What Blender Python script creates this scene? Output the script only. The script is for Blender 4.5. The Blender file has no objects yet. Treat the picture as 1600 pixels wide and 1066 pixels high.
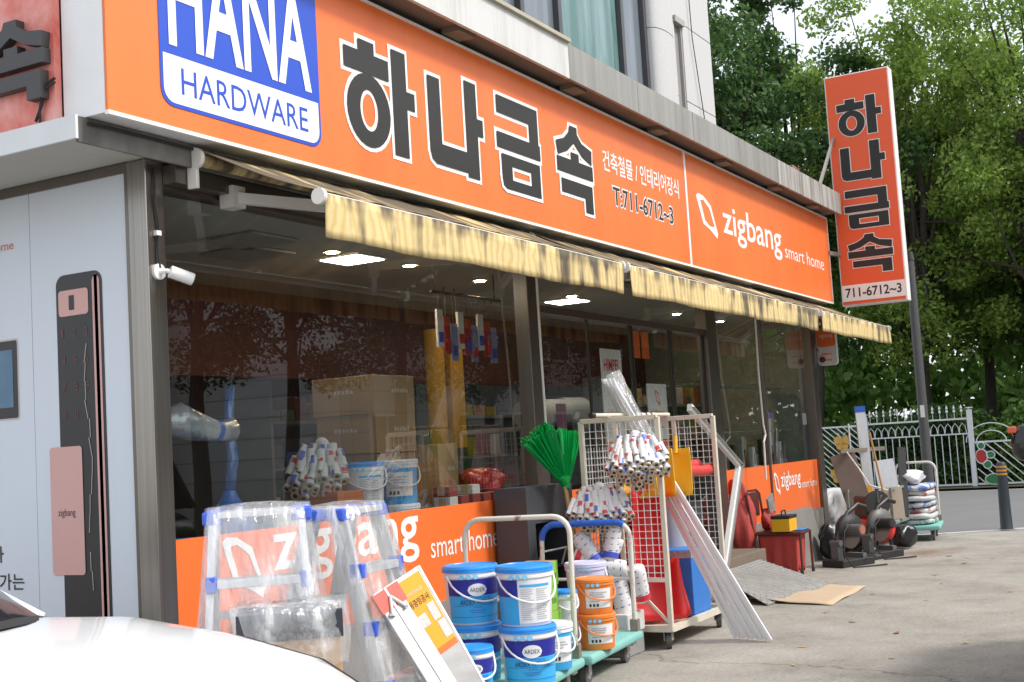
import bpy, bmesh, math, random
import numpy as np
from mathutils import Vector, Matrix, Euler
R = math.radians
random.seed(7); rng = np.random.default_rng(11)
scene = bpy.context.scene
C = scene.collection

# ---------------------------------------------------------------- camera
cam_d = bpy.data.cameras.new('camera'); cam = bpy.data.objects.new('camera', cam_d); C.objects.link(cam)
cam_d.sensor_width = 36; cam_d.lens = 44.87; cam_d.clip_start = .05; cam_d.clip_end = 600
F_ = Vector((.8718, .4825, .085)); R_ = Vector((.4878, -.8709, -.0597)); U_ = R_.cross(F_)
m3 = Matrix((R_, U_, -F_)).transposed()
cam.matrix_world = Matrix.Translation((0, -4.8, 1.5)) @ m3.to_4x4()
scene.camera = cam

# ---------------------------------------------------------------- light
SUN = Vector((.22, -.70, .82)).normalized()
world = bpy.data.worlds.new('World'); scene.world = world; world.use_nodes = True
wn = world.node_tree; bg = wn.nodes['Background']
sky = wn.nodes.new('ShaderNodeTexSky'); sky.sky_type = 'NISHITA'; sky.sun_disc = False
sky.sun_elevation = math.asin(SUN.z); sky.sun_rotation = math.atan2(SUN.x, SUN.y)
sky.dust_density = 4.0; sky.air_density = 1.0; sky.ozone_density = .6; sky.altitude = 50
hz = wn.nodes.new('ShaderNodeMix'); hz.data_type = 'RGBA'; hz.inputs[0].default_value = .6; hz.inputs[7].default_value = (6.6,6.8,7.0,1)   # thin even cloud veil
wn.links.new(sky.outputs[0], hz.inputs[6]); wn.links.new(hz.outputs[2], bg.inputs[0]); bg.inputs[1].default_value = .15
sun_d = bpy.data.lights.new('sun', 'SUN'); sun_d.energy = 2.0; sun_d.angle = R(9); sun_d.color = (1, .965, .91)
sun = bpy.data.objects.new('sun', sun_d); C.objects.link(sun)
sun.rotation_euler = (-SUN).to_track_quat('-Z', 'Y').to_euler(); sun.location = (0, -20, 30)
vs = scene.view_settings; vs.view_transform = 'Standard'; vs.look = 'None'; vs.gamma = 1; vs.exposure = .65
scene.cycles.max_bounces = 8; scene.cycles.transparent_max_bounces = 24
scene.cycles.caustics_reflective = False; scene.cycles.caustics_refractive = False

# ---------------------------------------------------------------- materials
MATS = {}
def mat(name, col, rough=.6, metal=0, var=.12, scale=6, bump=0, bscale=60, spec=.5, emit=0, coat=0, trans=0):
    """principled with gentle noise variation of colour and roughness (procedural)"""
    if name in MATS: return MATS[name]
    m = bpy.data.materials.new(name); m.use_nodes = True; MATS[name] = m
    nt = m.node_tree; b = nt.nodes['Principled BSDF']
    b.inputs['Roughness'].default_value = rough; b.inputs['Metallic'].default_value = metal
    b.inputs['Specular IOR Level'].default_value = spec
    if coat: b.inputs['Coat Weight'].default_value = coat
    if trans: b.inputs['Transmission Weight'].default_value = trans
    tc = nt.nodes.new('ShaderNodeTexCoord')
    if var:
        n = nt.nodes.new('ShaderNodeTexNoise'); n.inputs['Scale'].default_value = scale; n.inputs['Detail'].default_value = 6
        nt.links.new(tc.outputs['Object'], n.inputs['Vector'])
        mx = nt.nodes.new('ShaderNodeMix'); mx.data_type = 'RGBA'
        mx.inputs[6].default_value = (*[c * (1 - var) for c in col], 1)
        mx.inputs[7].default_value = (*[min(1, c * (1 + var)) for c in col], 1)
        nt.links.new(n.outputs[0], mx.inputs[0]); nt.links.new(mx.outputs[2], b.inputs['Base Color'])
    else: b.inputs['Base Color'].default_value = (*col, 1)
    if bump:
        n2 = nt.nodes.new('ShaderNodeTexNoise'); n2.inputs['Scale'].default_value = bscale; n2.inputs['Detail'].default_value = 4
        nt.links.new(tc.outputs['Object'], n2.inputs['Vector'])
        bp = nt.nodes.new('ShaderNodeBump'); bp.inputs['Strength'].default_value = bump; bp.inputs['Distance'].default_value = .01
        nt.links.new(n2.outputs[0], bp.inputs['Height']); nt.links.new(bp.outputs[0], b.inputs['Normal'])
    if emit:
        b.inputs['Emission Color'].default_value = (*col, 1); b.inputs['Emission Strength'].default_value = emit
    return m
def nodes(m): return m.node_tree.nodes, m.node_tree.links, m.node_tree.nodes['Principled BSDF']
def ramp(n, stops):
    r = n.new('ShaderNodeValToRGB'); e = r.color_ramp.elements
    while len(e) < len(stops): e.new(.5)
    for k, (p, c) in enumerate(stops): e[k].position = p; e[k].color = (*c, 1) if len(c) == 3 else c
    return r

# ---------------------------------------------------------------- mesh helper
OFF = {}
class MB:
    def __init__(s): s.v = []; s.f = []; s.m = []; s.cur = 0
    def add(s, vs, fs):
        o = len(s.v); s.v += [tuple(v) for v in vs]
        for f in fs: s.f.append([i + o for i in f]); s.m.append(s.cur)
        return s
    def box(s, x0, x1, y0, y1, z0, z1):
        return s.add([(x, y, z) for z in (z0, z1) for y in (y0, y1) for x in (x0, x1)],
            [(0,2,3,1),(4,5,7,6),(0,1,5,4),(2,6,7,3),(0,4,6,2),(1,3,7,5)])
    def obox(s, c, ax, ay, az):
        """oriented box: centre and three half-extent vectors"""
        c = Vector(c); ax, ay, az = Vector(ax), Vector(ay), Vector(az)
        return s.add([c + ax*i + ay*j + az*k for k in (-1,1) for j in (-1,1) for i in (-1,1)],
            [(0,2,3,1),(4,5,7,6),(0,1,5,4),(2,6,7,3),(0,4,6,2),(1,3,7,5)])
    def bar(s, a, b, w, h=None, up=(0,0,1)):
        a, b = Vector(a), Vector(b); h = h or w; d = (b - a)
        u = Vector(up); sd = d.cross(u)
        if sd.length < 1e-5: sd = d.cross(Vector((1,0,0)))
        sd.normalize(); u = sd.cross(d).normalized()
        return s.obox((a+b)/2, d/2, sd*w/2, u*h/2)
    def cyl(s, a, b, r0, r1=None, n=14, cap=True):
        r1 = r0 if r1 is None else r1
        a, b = Vector(a), Vector(b); d = (b-a).normalized()
        x = d.orthogonal().normalized(); y = d.cross(x)
        vs = []
        for p, r in ((a, r0), (b, r1)):
            for k in range(n):
                t = 2*math.pi*k/n; vs.append(p + (x*math.cos(t) + y*math.sin(t))*r)
        fs = [(k, (k+1) % n, n+(k+1) % n, n+k) for k in range(n)]
        if cap: fs += [tuple(range(n-1,-1,-1)), tuple(range(n, 2*n))]
        return s.add(vs, fs)
    def tube(s, pts, r, n=8, closed=False):
        pts = [Vector(p) for p in pts]; N = len(pts); rs = r if isinstance(r, (list, tuple)) else [r]*N
        vs = []; prev = None
        for i, p in enumerate(pts):
            d = (pts[min(i+1, N-1)] - pts[max(i-1, 0)]).normalized()
            if prev is None: x = d.orthogonal().normalized()
            else:
                x = prev - d*prev.dot(d); x = x.normalized() if x.length > 1e-6 else d.orthogonal().normalized()
            prev = x; y = d.cross(x)
            for k in range(n):
                t = 2*math.pi*k/n; vs.append(p + (x*math.cos(t)+y*math.sin(t))*rs[i])
        fs = [(i*n+k, i*n+(k+1) % n, (i+1)*n+(k+1) % n, (i+1)*n+k) for i in range(N-1) for k in range(n)]
        fs += [tuple(range(n-1,-1,-1)), tuple((N-1)*n+k for k in range(n))]
        return s.add(vs, fs)
    def lathe(s, prof, c=(0,0,0), n=28, cap=True):
        cx, cy, cz = c; N = len(prof)
        vs = [(cx+r*math.cos(2*math.pi*k/n), cy+r*math.sin(2*math.pi*k/n), cz+z) for r, z in prof for k in range(n)]
        fs = [(i*n+k, i*n+(k+1) % n, (i+1)*n+(k+1) % n, (i+1)*n+k) for i in range(N-1) for k in range(n)]
        if cap: fs += [tuple(range(n-1,-1,-1)), tuple((N-1)*n+k for k in range(n))]
        return s.add(vs, fs)
    def poly(s, pts2, o, ax, ay, th=0):
        """flat polygon in the plane o + u*ax + v*ay, optional thickness towards ax x ay"""
        o, ax, ay = Vector(o), Vector(ax), Vector(ay); nz = ax.cross(ay).normalized()
        n = len(pts2); top = [o + ax*u + ay*v + nz*th for u, v in pts2]
        if not th: return s.add(top, [tuple(range(n))])
        bot = [o + ax*u + ay*v for u, v in pts2]
        return s.add(bot + top, [tuple(range(n-1,-1,-1)), tuple(range(n, 2*n))] + [(k, (k+1) % n, n+(k+1) % n, n+k) for k in range(n)])
    def grid(s, P):
        """P: rows of points"""
        h, w = len(P), len(P[0])
        return s.add([p for r in P for p in r], [(j*w+i, j*w+i+1, (j+1)*w+i+1, (j+1)*w+i) for j in range(h-1) for i in range(w-1)])
    def sphere(s, c, r, n=12, sz=1):
        prof = [(max(1e-4, r*math.sin(math.pi*k/8)), -r*sz*math.cos(math.pi*k/8)) for k in range(9)]
        return s.lathe(prof, c, n, False)
    def build(s, name, mats, parent=None, smooth=False, bevel=0, solid=0):
        me = bpy.data.meshes.new(name)
        off = OFF.get(parent, Vector()) if parent else Vector()
        me.from_pydata([(x-off.x, y-off.y, z-off.z) for x, y, z in s.v], [], s.f)
        mats = mats if isinstance(mats, (list, tuple)) else [mats]
        for m in mats: me.materials.append(m)
        if len(mats) > 1: me.polygons.foreach_set('material_index', s.m)
        if smooth:
            me.polygons.foreach_set('use_smooth', [True]*len(me.polygons))
            if smooth != 'all': me.set_sharp_from_angle(angle=R(38))
        me.update()
        o = bpy.data.objects.new(name, me); C.objects.link(o)
        if parent: o.parent = parent; OFF[o] = off
        if bevel:
            b = o.modifiers.new('bevel', 'BEVEL'); b.width = bevel; b.segments = 2; b.limit_method = 'ANGLE'; b.angle_limit = R(40)
        if solid:
            b = o.modifiers.new('solid', 'SOLIDIFY'); b.thickness = solid; b.offset = 0
        return o
def tag(o, label=None, cat=None, group=None, kind=None):
    if label: o['label'] = label
    if cat: o['category'] = cat
    if group: o['group'] = group
    if kind: o['kind'] = kind
    return o
def thing(name, label, cat, loc=(0,0,0), group=None, rz=0):
    o = bpy.data.objects.new(name, None); C.objects.link(o); o.empty_display_size = .1
    o.location = loc; o.rotation_euler.z = rz; OFF[o] = Vector(loc) if not rz else Vector()
    return tag(o, label, cat, group)
def copy_tree(o, parent=None):
    c = o.copy(); C.objects.link(c); c.parent = parent; OFF[c] = Vector()
    for ch in [x for x in bpy.data.objects if x.parent == o]: copy_tree(ch, c)
    return c

# ---------------------------------------------------------------- text
_tc = {}
def text_geo(body, bold=0):
    """glyph outlines of a string as a flat mesh normalised to the unit box (width kept in aspect)"""
    k = (body, bold)
    if k in _tc: return _tc[k]
    cu = bpy.data.curves.new('t', 'FONT'); cu.body = body; cu.size = 1; cu.offset = bold; cu.resolution_u = 3
    o = bpy.data.objects.new('t', cu); C.objects.link(o)
    dg = bpy.context.evaluated_depsgraph_get(); dg.update()
    me = bpy.data.meshes.new_from_object(o.evaluated_get(dg))
    v = [tuple(x.co[:2]) for x in me.vertices]; f = [tuple(p.vertices) for p in me.polygons]
    bpy.data.objects.remove(o); bpy.data.curves.remove(cu); bpy.data.meshes.remove(me)
    x0, x1 = min(a for a, _ in v), max(a for a, _ in v); y0, y1 = min(b for _, b in v), max(b for _, b in v)
    _tc[k] = (v, f, x0, x1, y0, y1); return _tc[k]
def put_text(mb, body, o, ax, ay, w, h=None, bold=0, fit=None):
    """write body from lower-left corner o along unit vectors ax, ay; w wide, h tall (h None keeps aspect)"""
    v, f, x0, x1, y0, y1 = text_geo(body, bold)
    if fit: _, _, x0, x1, y0, y1 = text_geo(*fit)          # outline shares the box of the plain text
    sx = w/(x1-x0); sy = h/(y1-y0) if h else sx
    o, ax, ay = Vector(o), Vector(ax), Vector(ay)
    mb.add([o + ax*((x-x0)*sx) + ay*((y-y0)*sy) for x, y in v], f)
def fine_print(mb, o, ax, ay, w, h, n=7):
    """print too small to read: a row of short worn strokes"""
    o, ax, ay = Vector(o), Vector(ax), Vector(ay); rg = random.Random(int(w*1e4)+n); x = 0
    for k in range(n):
        u = w/n; a = o + ax*(k*u); hh = h*rg.uniform(.65,1); mb.add([a, a+ax*u*rg.uniform(.5,.8), a+ax*u*.7+ay*hh, a+ay*hh], [(0,1,2,3)])
def wrap_text(mb, body, c, r, ang, z, w, h=None, bold=0):
    """text on a cylinder of radius r round the vertical axis c, centred at angle ang, base at z"""
    v, f, x0, x1, y0, y1 = text_geo(body, bold); sx = w/(x1-x0); sy = h/(y1-y0) if h else sx
    vs = []
    for x, y in v:
        a = ang + ((x-x0)*sx - w/2)/r
        vs.append((c[0]+r*math.cos(a), c[1]+r*math.sin(a), z+(y-y0)*sy))
    mb.add(vs, f)
def patch(mb, c, r, a0, a1, z0, z1, n=10, r1=None):
    r1 = r1 or r
    mb.grid([[(c[0]+rr*math.cos(a0+(a1-a0)*k/n), c[1]+rr*math.sin(a0+(a1-a0)*k/n), z) for k in range(n+1)] for z, rr in ((z0, r), (z1, r1))])

# hangul letters of the shop name as stroke polygons in a unit box
def rc(u0, u1, v0, v1): return [(u0,v0),(u1,v0),(u1,v1),(u0,v1)]
G_HA = [rc(.20,.42,.86,.97), rc(0,.62,.67,.86), ('ring',.32,.335,.30,.335,.125,.19), rc(.67,.88,0,1), rc(.88,1,.47,.64)]
G_NA = [rc(0,.21,.25,.90), [(0,.25),(0,.16),(.03,.08),(.10,.04),(.67,.04),(.67,.25)], rc(.67,.89,0,1), rc(.89,1,.46,.64)]
G_GEUM = [rc(.03,.97,.81,1), rc(.76,.97,.60,.81), rc(0,1,.43,.60), rc(.08,.97,.26,.375), rc(.08,.31,.11,.26), rc(.75,.97,.11,.26), [(.08,.11),(.10,.03),(.17,0),(.97,0),(.97,.11)]]
G_SOK = [[(.40,1),(.60,1),(.60,.92),(.50,.80),(.30,.68),(.04,.60),(0,.76),(.22,.82),(.37,.92)], [(.60,.92),(.72,.83),(1,.78),(.98,.60),(.72,.67),(.50,.80)],
         rc(.39,.61,.585,.68), rc(0,1,.41,.585), rc(.09,.96,.17,.335), rc(.74,.96,0,.17)]
def glyph(mb, G, o, ax, ay, w, h, grow=0, th=0):
    """lay a letter into the box o..o+(w,h); grow widens every stroke (the white outline)"""
    o = Vector(o); nz = Vector(ax).cross(Vector(ay)).normalized()
    for j, P in enumerate(G):
        if P[0] == 'ring':
            _, cu, cv, ru, rv, iu, iv = P; n = 28
            for k in range(n):
                a, b = 2*math.pi*k/n, 2*math.pi*(k+1)/n; A = (ru*w+grow, rv*h+grow); B = (iu*w-grow, iv*h-grow)
                mb.poly([(cu*w+A[0]*math.cos(a), cv*h+A[1]*math.sin(a)), (cu*w+A[0]*math.cos(b), cv*h+A[1]*math.sin(b)),
                         (cu*w+B[0]*math.cos(b), cv*h+B[1]*math.sin(b)), (cu*w+B[0]*math.cos(a), cv*h+B[1]*math.sin(a))], o + nz*(j*.0005 if grow else 0), ax, ay, th)
            continue
        cu = sum(p[0] for p in P)/len(P); cv = sum(p[1] for p in P)/len(P); q = []
        n = len(P); pts = [(u*w, v*h) for u, v in P]
        if grow:
            area = sum(pts[i][0]*pts[(i+1) % n][1]-pts[(i+1) % n][0]*pts[i][1] for i in range(n)); sg = 1 if area > 0 else -1
            for i in range(n):
                a, b, c = Vector(pts[i-1]), Vector(pts[i]), Vector(pts[(i+1) % n])
                d1 = (b-a).normalized(); d2 = (c-b).normalized()
                n1 = Vector((d1.y, -d1.x))*sg; n2 = Vector((d2.y, -d2.x))*sg
                k = (n1+n2); k = k/max(.35, 1+n1.dot(n2))
                q.append(tuple(b + k*grow))
        else: q = pts
        mb.poly(q, o + nz*(j*.0005 if grow else 0), ax, ay, th)
# ================================================================ special materials
def m_ground():
    m = mat('asphalt_concrete', (.22,.2,.175), .9, var=0); n, l, b = nodes(m)
    tc = n.new('ShaderNodeTexCoord')
    def noise(sc, det=6, rough=.6):
        t = n.new('ShaderNodeTexNoise'); t.inputs['Scale'].default_value = sc; t.inputs['Detail'].default_value = det; t.inputs['Roughness'].default_value = rough
        l.new(tc.outputs['Object'], t.inputs['Vector']); return t
    a = noise(1.3, 8, .7); r1 = ramp(n, [(.28,(.20,.185,.16)),(.48,(.32,.30,.265)),(.7,(.405,.38,.34))]); l.new(a.outputs[0], r1.inputs[0])
    g = noise(34, 6, .9); r2 = ramp(n, [(.30,(.30,.30,.30)),(.47,(.95,.95,.95)),(.58,(1,1,1)),(.70,(1.9,1.88,1.82))]); l.new(g.outputs[0], r2.inputs[0])
    mx = n.new('ShaderNodeMix'); mx.data_type = 'RGBA'; mx.blend_type = 'MULTIPLY'; mx.inputs[0].default_value = 1
    l.new(r1.outputs[0], mx.inputs[6]); l.new(r2.outputs[0], mx.inputs[7])
    # small pale stones
    v = n.new('ShaderNodeTexVoronoi'); v.inputs['Scale'].default_value = 26; l.new(tc.outputs['Object'], v.inputs['Vector'])
    r3 = ramp(n, [(.0,(1,1,1)),(.10,(1,1,1)),(.14,(0,0,0))]); l.new(v.outputs['Distance'], r3.inputs[0])
    mx2 = n.new('ShaderNodeMix'); mx2.data_type = 'RGBA'; mx2.inputs[7].default_value = (.42,.40,.36,1)
    l.new(r3.outputs[0], mx2.inputs[0]); l.new(mx.outputs[2], mx2.inputs[6])
    # rust-brown cutting dust beside the saws
    mp = n.new('ShaderNodeMapping'); mp.inputs['Location'].default_value = (-15.6,1.55,0); mp.vector_type = 'POINT'
    l.new(tc.outputs['Object'], mp.inputs['Vector'])
    sc = n.new('ShaderNodeVectorMath'); sc.operation = 'MULTIPLY'; sc.inputs[1].default_value = (.55,1.15,0); l.new(mp.outputs[0], sc.inputs[0])
    ln = n.new('ShaderNodeVectorMath'); ln.operation = 'LENGTH'; l.new(sc.outputs[0], ln.inputs[0])
    nz = noise(2.2, 5); ad = n.new('ShaderNodeMath'); ad.operation = 'MULTIPLY_ADD'; ad.inputs[1].default_value = 1.1; l.new(nz.outputs[0], ad.inputs[0]); l.new(ln.outputs['Value'], ad.inputs[2])
    r4 = ramp(n, [(.55,(.75,.75,.75)),(1.0,(0,0,0))]); l.new(ad.outputs[0], r4.inputs[0])
    mx3 = n.new('ShaderNodeMix'); mx3.data_type = 'RGBA'; mx3.inputs[7].default_value = (.19,.10,.055,1)
    l.new(r4.outputs[0], mx3.inputs[0]); l.new(mx2.outputs[2], mx3.inputs[6]); l.new(mx3.outputs[2], b.inputs['Base Color'])
    # hairline cracks
    dn = noise(1.1, 4); dv = n.new('ShaderNodeVectorMath'); dv.operation = 'MULTIPLY_ADD'; dv.inputs[1].default_value = (.9,.9,.9); l.new(dn.outputs['Color'], dv.inputs[0]); l.new(tc.outputs['Object'], dv.inputs[2])
    vc = n.new('ShaderNodeTexVoronoi'); vc.feature = 'DISTANCE_TO_EDGE'; vc.inputs['Scale'].default_value = .19; l.new(dv.outputs[0], vc.inputs['Vector'])
    rk = ramp(n, [(.0,(.55,.55,.55)),(.0025,(1,1,1))]); l.new(vc.outputs['Distance'], rk.inputs[0])
    mx4 = n.new('ShaderNodeMix'); mx4.data_type = 'RGBA'; mx4.blend_type = 'MULTIPLY'; mx4.inputs[0].default_value = 1; l.new(mx3.outputs[2], mx4.inputs[6]); l.new(rk.outputs[0], mx4.inputs[7]); l.new(mx4.outputs[2], b.inputs['Base Color'])
    bp = n.new('ShaderNodeBump'); bp.inputs['Strength'].default_value = .6; bp.inputs['Distance'].default_value = .008
    l.new(g.outputs[0], bp.inputs['Height']); l.new(bp.outputs[0], b.inputs['Normal'])
    return m
def m_glass(name, tint=(.86,.90,.88), refl=1.0):
    m = bpy.data.materials.new(name); m.use_nodes = True; n, l = m.node_tree.nodes, m.node_tree.links
    n.remove(n['Principled BSDF']); out = n['Material Output']
    t = n.new('ShaderNodeBsdfTransparent'); t.inputs[0].default_value = (*tint, 1)
    g = n.new('ShaderNodeBsdfGlossy'); g.inputs['Roughness'].default_value = .0; g.inputs[0].default_value = (1,1,1,1)
    f = n.new('ShaderNodeLayerWeight'); f.inputs[0].default_value = .5
    pw = n.new('ShaderNodeMath'); pw.operation = 'POWER'; pw.inputs[1].default_value = 5; l.new(f.outputs['Facing'], pw.inputs[0])
    k = n.new('ShaderNodeMath'); k.operation = 'MULTIPLY_ADD'; k.inputs[1].default_value = .9*refl; k.inputs[2].default_value = .15*refl; k.use_clamp = True
    l.new(pw.outputs[0], k.inputs[0])
    x = n.new('ShaderNodeMixShader'); l.new(k.outputs[0], x.inputs[0]); l.new(t.outputs[0], x.inputs[1]); l.new(g.outputs[0], x.inputs[2]); l.new(x.outputs[0], out.inputs[0])
    MATS[name] = m; return m
def m_film(name='plastic_film', col=(.93,.95,.97), dens=.26):
    """thin crumpled clear polythene: mostly see-through, whitish and shiny along the creases"""
    m = bpy.data.materials.new(name); m.use_nodes = True; n, l = m.node_tree.nodes, m.node_tree.links
    out = n['Material Output']; b = n['Principled BSDF']; b.inputs['Base Color'].default_value = (*col, 1); b.inputs['Roughness'].default_value = .18
    b.inputs['Specular IOR Level'].default_value = .9
    tc = n.new('ShaderNodeTexCoord'); mp = n.new('ShaderNodeMapping'); mp.inputs['Scale'].default_value = (1,1,.28); l.new(tc.outputs['Object'], mp.inputs['Vector'])
    no = n.new('ShaderNodeTexNoise'); no.inputs['Scale'].default_value = 13; no.inputs['Detail'].default_value = 3; no.inputs['Roughness'].default_value = .45; l.new(mp.outputs[0], no.inputs['Vector'])
    r = ramp(n, [(.32,(dens*.55,)*3),(.5,(dens*.8,)*3),(.62,(dens*1.2,)*3),(.70,(min(1,dens*2.1),)*3)]); l.new(no.outputs[0], r.inputs[0])
    fine = n.new('ShaderNodeTexNoise'); fine.inputs['Scale'].default_value = 30; fine.inputs['Detail'].default_value = 4; l.new(mp.outputs[0], fine.inputs['Vector'])
    bp = n.new('ShaderNodeBump'); bp.inputs['Strength'].default_value = 1; bp.inputs['Distance'].default_value = .02; l.new(fine.outputs[0], bp.inputs['Height']); l.new(bp.outputs[0], b.inputs['Normal'])
    t = n.new('ShaderNodeBsdfTransparent'); x = n.new('ShaderNodeMixShader')
    l.new(r.outputs[0], x.inputs[0]); l.new(t.outputs[0], x.inputs[1]); l.new(b.outputs[0], x.inputs[2])
    gl = n.new('ShaderNodeBsdfGlossy'); gl.inputs['Roughness'].default_value = .12; l.new(bp.outputs[0], gl.inputs['Normal'])
    x2 = n.new('ShaderNodeMixShader'); x2.inputs[0].default_value = .10; l.new(x.outputs[0], x2.inputs[1]); l.new(gl.outputs[0], x2.inputs[2]); l.new(x2.outputs[0], out.inputs[0])
    MATS[name] = m; return m
def m_awning():
    m = mat('awning_cloth', (.72,.52,.22), .85, var=0); n, l, b = nodes(m)
    tc = n.new('ShaderNodeTexCoord'); sx = n.new('ShaderNodeSeparateXYZ'); l.new(tc.outputs['Object'], sx.inputs[0])
    w = n.new('ShaderNodeTexWave'); w.bands_direction = 'X'; w.inputs['Scale'].default_value = 4; w.inputs['Distortion'].default_value = 5; w.inputs['Detail'].default_value = 3; w.inputs['Detail Scale'].default_value = 2
    l.new(tc.outputs['Object'], w.inputs['Vector'])
    r = ramp(n, [(.0,(.56,.42,.18)),(.45,(.66,.51,.245)),(1,(.69,.54,.27))]); l.new(w.outputs[0], r.inputs[0])
    # black mildew running down in streaks, heavier in places
    mp = n.new('ShaderNodeMapping'); mp.inputs['Scale'].default_value = (6,1.0,1.3); l.new(tc.outputs['Object'], mp.inputs['Vector'])
    st = n.new('ShaderNodeTexNoise'); st.inputs['Scale'].default_value = 1.3; st.inputs['Detail'].default_value = 6; l.new(mp.outputs[0], st.inputs['Vector'])
    big = n.new('ShaderNodeTexNoise'); big.inputs['Scale'].default_value = .9; big.inputs['Detail'].default_value = 3; l.new(tc.outputs['Object'], big.inputs['Vector'])
    ad0 = n.new('ShaderNodeMath'); ad0.operation = 'ADD'; l.new(st.outputs[0], ad0.inputs[0]); l.new(big.outputs[0], ad0.inputs[1])
    mr = n.new('ShaderNodeMapRange'); mr.inputs[1].default_value = -.34; mr.inputs[2].default_value = -.25; mr.inputs[3].default_value = -.05; mr.inputs[4].default_value = .10; l.new(sx.outputs[2], mr.inputs[0])   # mildew sits along the hem seam and roof cloth
    ad = n.new('ShaderNodeMath'); ad.operation = 'ADD'; l.new(ad0.outputs[0], ad.inputs[0]); l.new(mr.outputs[0], ad.inputs[1])
    r2 = ramp(n, [(.525,(0,0,0)),(.64,(.9,.9,.9))]); k = n.new('ShaderNodeMath'); k.operation = 'MULTIPLY'; k.inputs[1].default_value = .56; l.new(ad.outputs[0], k.inputs[0]); l.new(k.outputs[0], r2.inputs[0])
    mx = n.new('ShaderNodeMix'); mx.data_type = 'RGBA'; mx.inputs[7].default_value = (.045,.04,.035,1); l.new(r2.outputs[0], mx.inputs[0]); l.new(r.outputs[0], mx.inputs[6])
    l.new(mx.outputs[2], b.inputs['Base Color'])
    return m
def m_streak(name, base, dark, sc=(9,9,.35), lo=.42, hi=.62, rough=.55, metal=0):
    m = mat(name, base, rough, metal, var=0); n, l, b = nodes(m)
    tc = n.new('ShaderNodeTexCoord'); mp = n.new('ShaderNodeMapping'); mp.inputs['Scale'].default_value = sc; l.new(tc.outputs['Object'], mp.inputs['Vector'])
    t = n.new('ShaderNodeTexNoise'); t.inputs['Scale'].default_value = 1.4; t.inputs['Detail'].default_value = 7; t.inputs['Roughness'].default_value = .65; l.new(mp.outputs[0], t.inputs['Vector'])
    r = ramp(n, [(lo, dark), (hi, base)]); l.new(t.outputs[0], r.inputs[0]); l.new(r.outputs[0], b.inputs['Base Color'])
    return m
def m_leaf(name, c0, c1, tr=.35):
    m = mat(name, c0, .55, var=0); n, l, b = nodes(m)
    g = n.new('ShaderNodeNewGeometry'); r = ramp(n, [(0,c0),(.6,c1),(1,tuple(x*1.5 for x in c1))]); l.new(g.outputs['Random Per Island'], r.inputs[0]); l.new(r.outputs[0], b.inputs['Base Color'])
    t = n.new('ShaderNodeBsdfTranslucent'); l.new(r.outputs[0], t.inputs[0]); x = n.new('ShaderNodeMixShader'); x.inputs[0].default_value = tr
    l.new(b.outputs[0], x.inputs[1]); l.new(t.outputs[0], x.inputs[2]); l.new(x.outputs[0], n['Material Output'].inputs[0]); return m

GLASS = m_glass('window_glass'); FILM = m_film(); BOTTLEFILM = m_film('blue_film', (.03,.2,.65), .75)
ORANGE = m_streak('orange_acrylic', (.85,.19,.042), (.79,.16,.034), (1.6,1.6,.25), .30, .62, .4)
ORANGE2 = mat('orange_film', (.88,.17,.035), .35, var=.04, scale=2)
REDSIGN = mat('red_orange_acrylic', (.83,.12,.04), .4, var=.04)
WHITE = mat('white_paint', (.8,.8,.79), .5, var=.05, scale=4)
CREAM = mat('cream_paint', (.66,.61,.50), .45, var=.14, scale=9, bump=.05)
CHIPPED = m_streak('chipped_white_paint', (.68,.65,.58), (.30,.18,.10), (6,6,6), .33, .40)
BLACK = mat('black_vinyl', (.02,.019,.018), .5, var=.1)
WPRINT = mat('white_vinyl', (.85,.84,.83), .5, var=.02)
BRONZE = mat('bronze_anodised', (.17,.15,.13), .32, .75, var=.12, scale=3)
STEEL = m_streak('brushed_steel', (.36,.335,.305), (.25,.23,.205), (40,40,.4), .3, .7, .28, .9)
DARKMETAL = mat('dark_metal', (.06,.058,.055), .45, .6, var=.2, scale=5)
ALU = m_streak('aluminium', (.70,.71,.72), (.58,.585,.59), (20,20,2), .3, .7, .35, .45)
RUBBER = mat('rubber', (.025,.025,.026), .8, var=.2)
BLUEPL = mat('blue_plastic', (.02,.13,.62), .35, var=.06)
CONC = mat('concrete', (.24,.225,.205), .9, var=.25, scale=4, bump=.3, bscale=40)
GALV = m_streak('galvanised', (.38,.375,.36), (.27,.26,.24), (7,7,.4), .36, .66, .5, .35)
OFFW = m_streak('stained_white_panel', (.58,.585,.58), (.42,.405,.375), (5,5,.4), .28, .5)
GRANITE = mat('granite', (.50,.505,.51), .7, var=.16, scale=60, bump=.08)
SOFF = mat('soffit_board', (.48,.47,.43), .7, var=.08, scale=2)
CARD = mat('cardboard', (.50,.32,.17), .8, var=.09, scale=5)
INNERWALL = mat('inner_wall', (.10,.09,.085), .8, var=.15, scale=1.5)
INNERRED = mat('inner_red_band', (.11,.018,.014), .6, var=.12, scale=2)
CEIL = mat('ceiling_board', (.50,.49,.46), .8, var=.05, scale=2)

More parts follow.
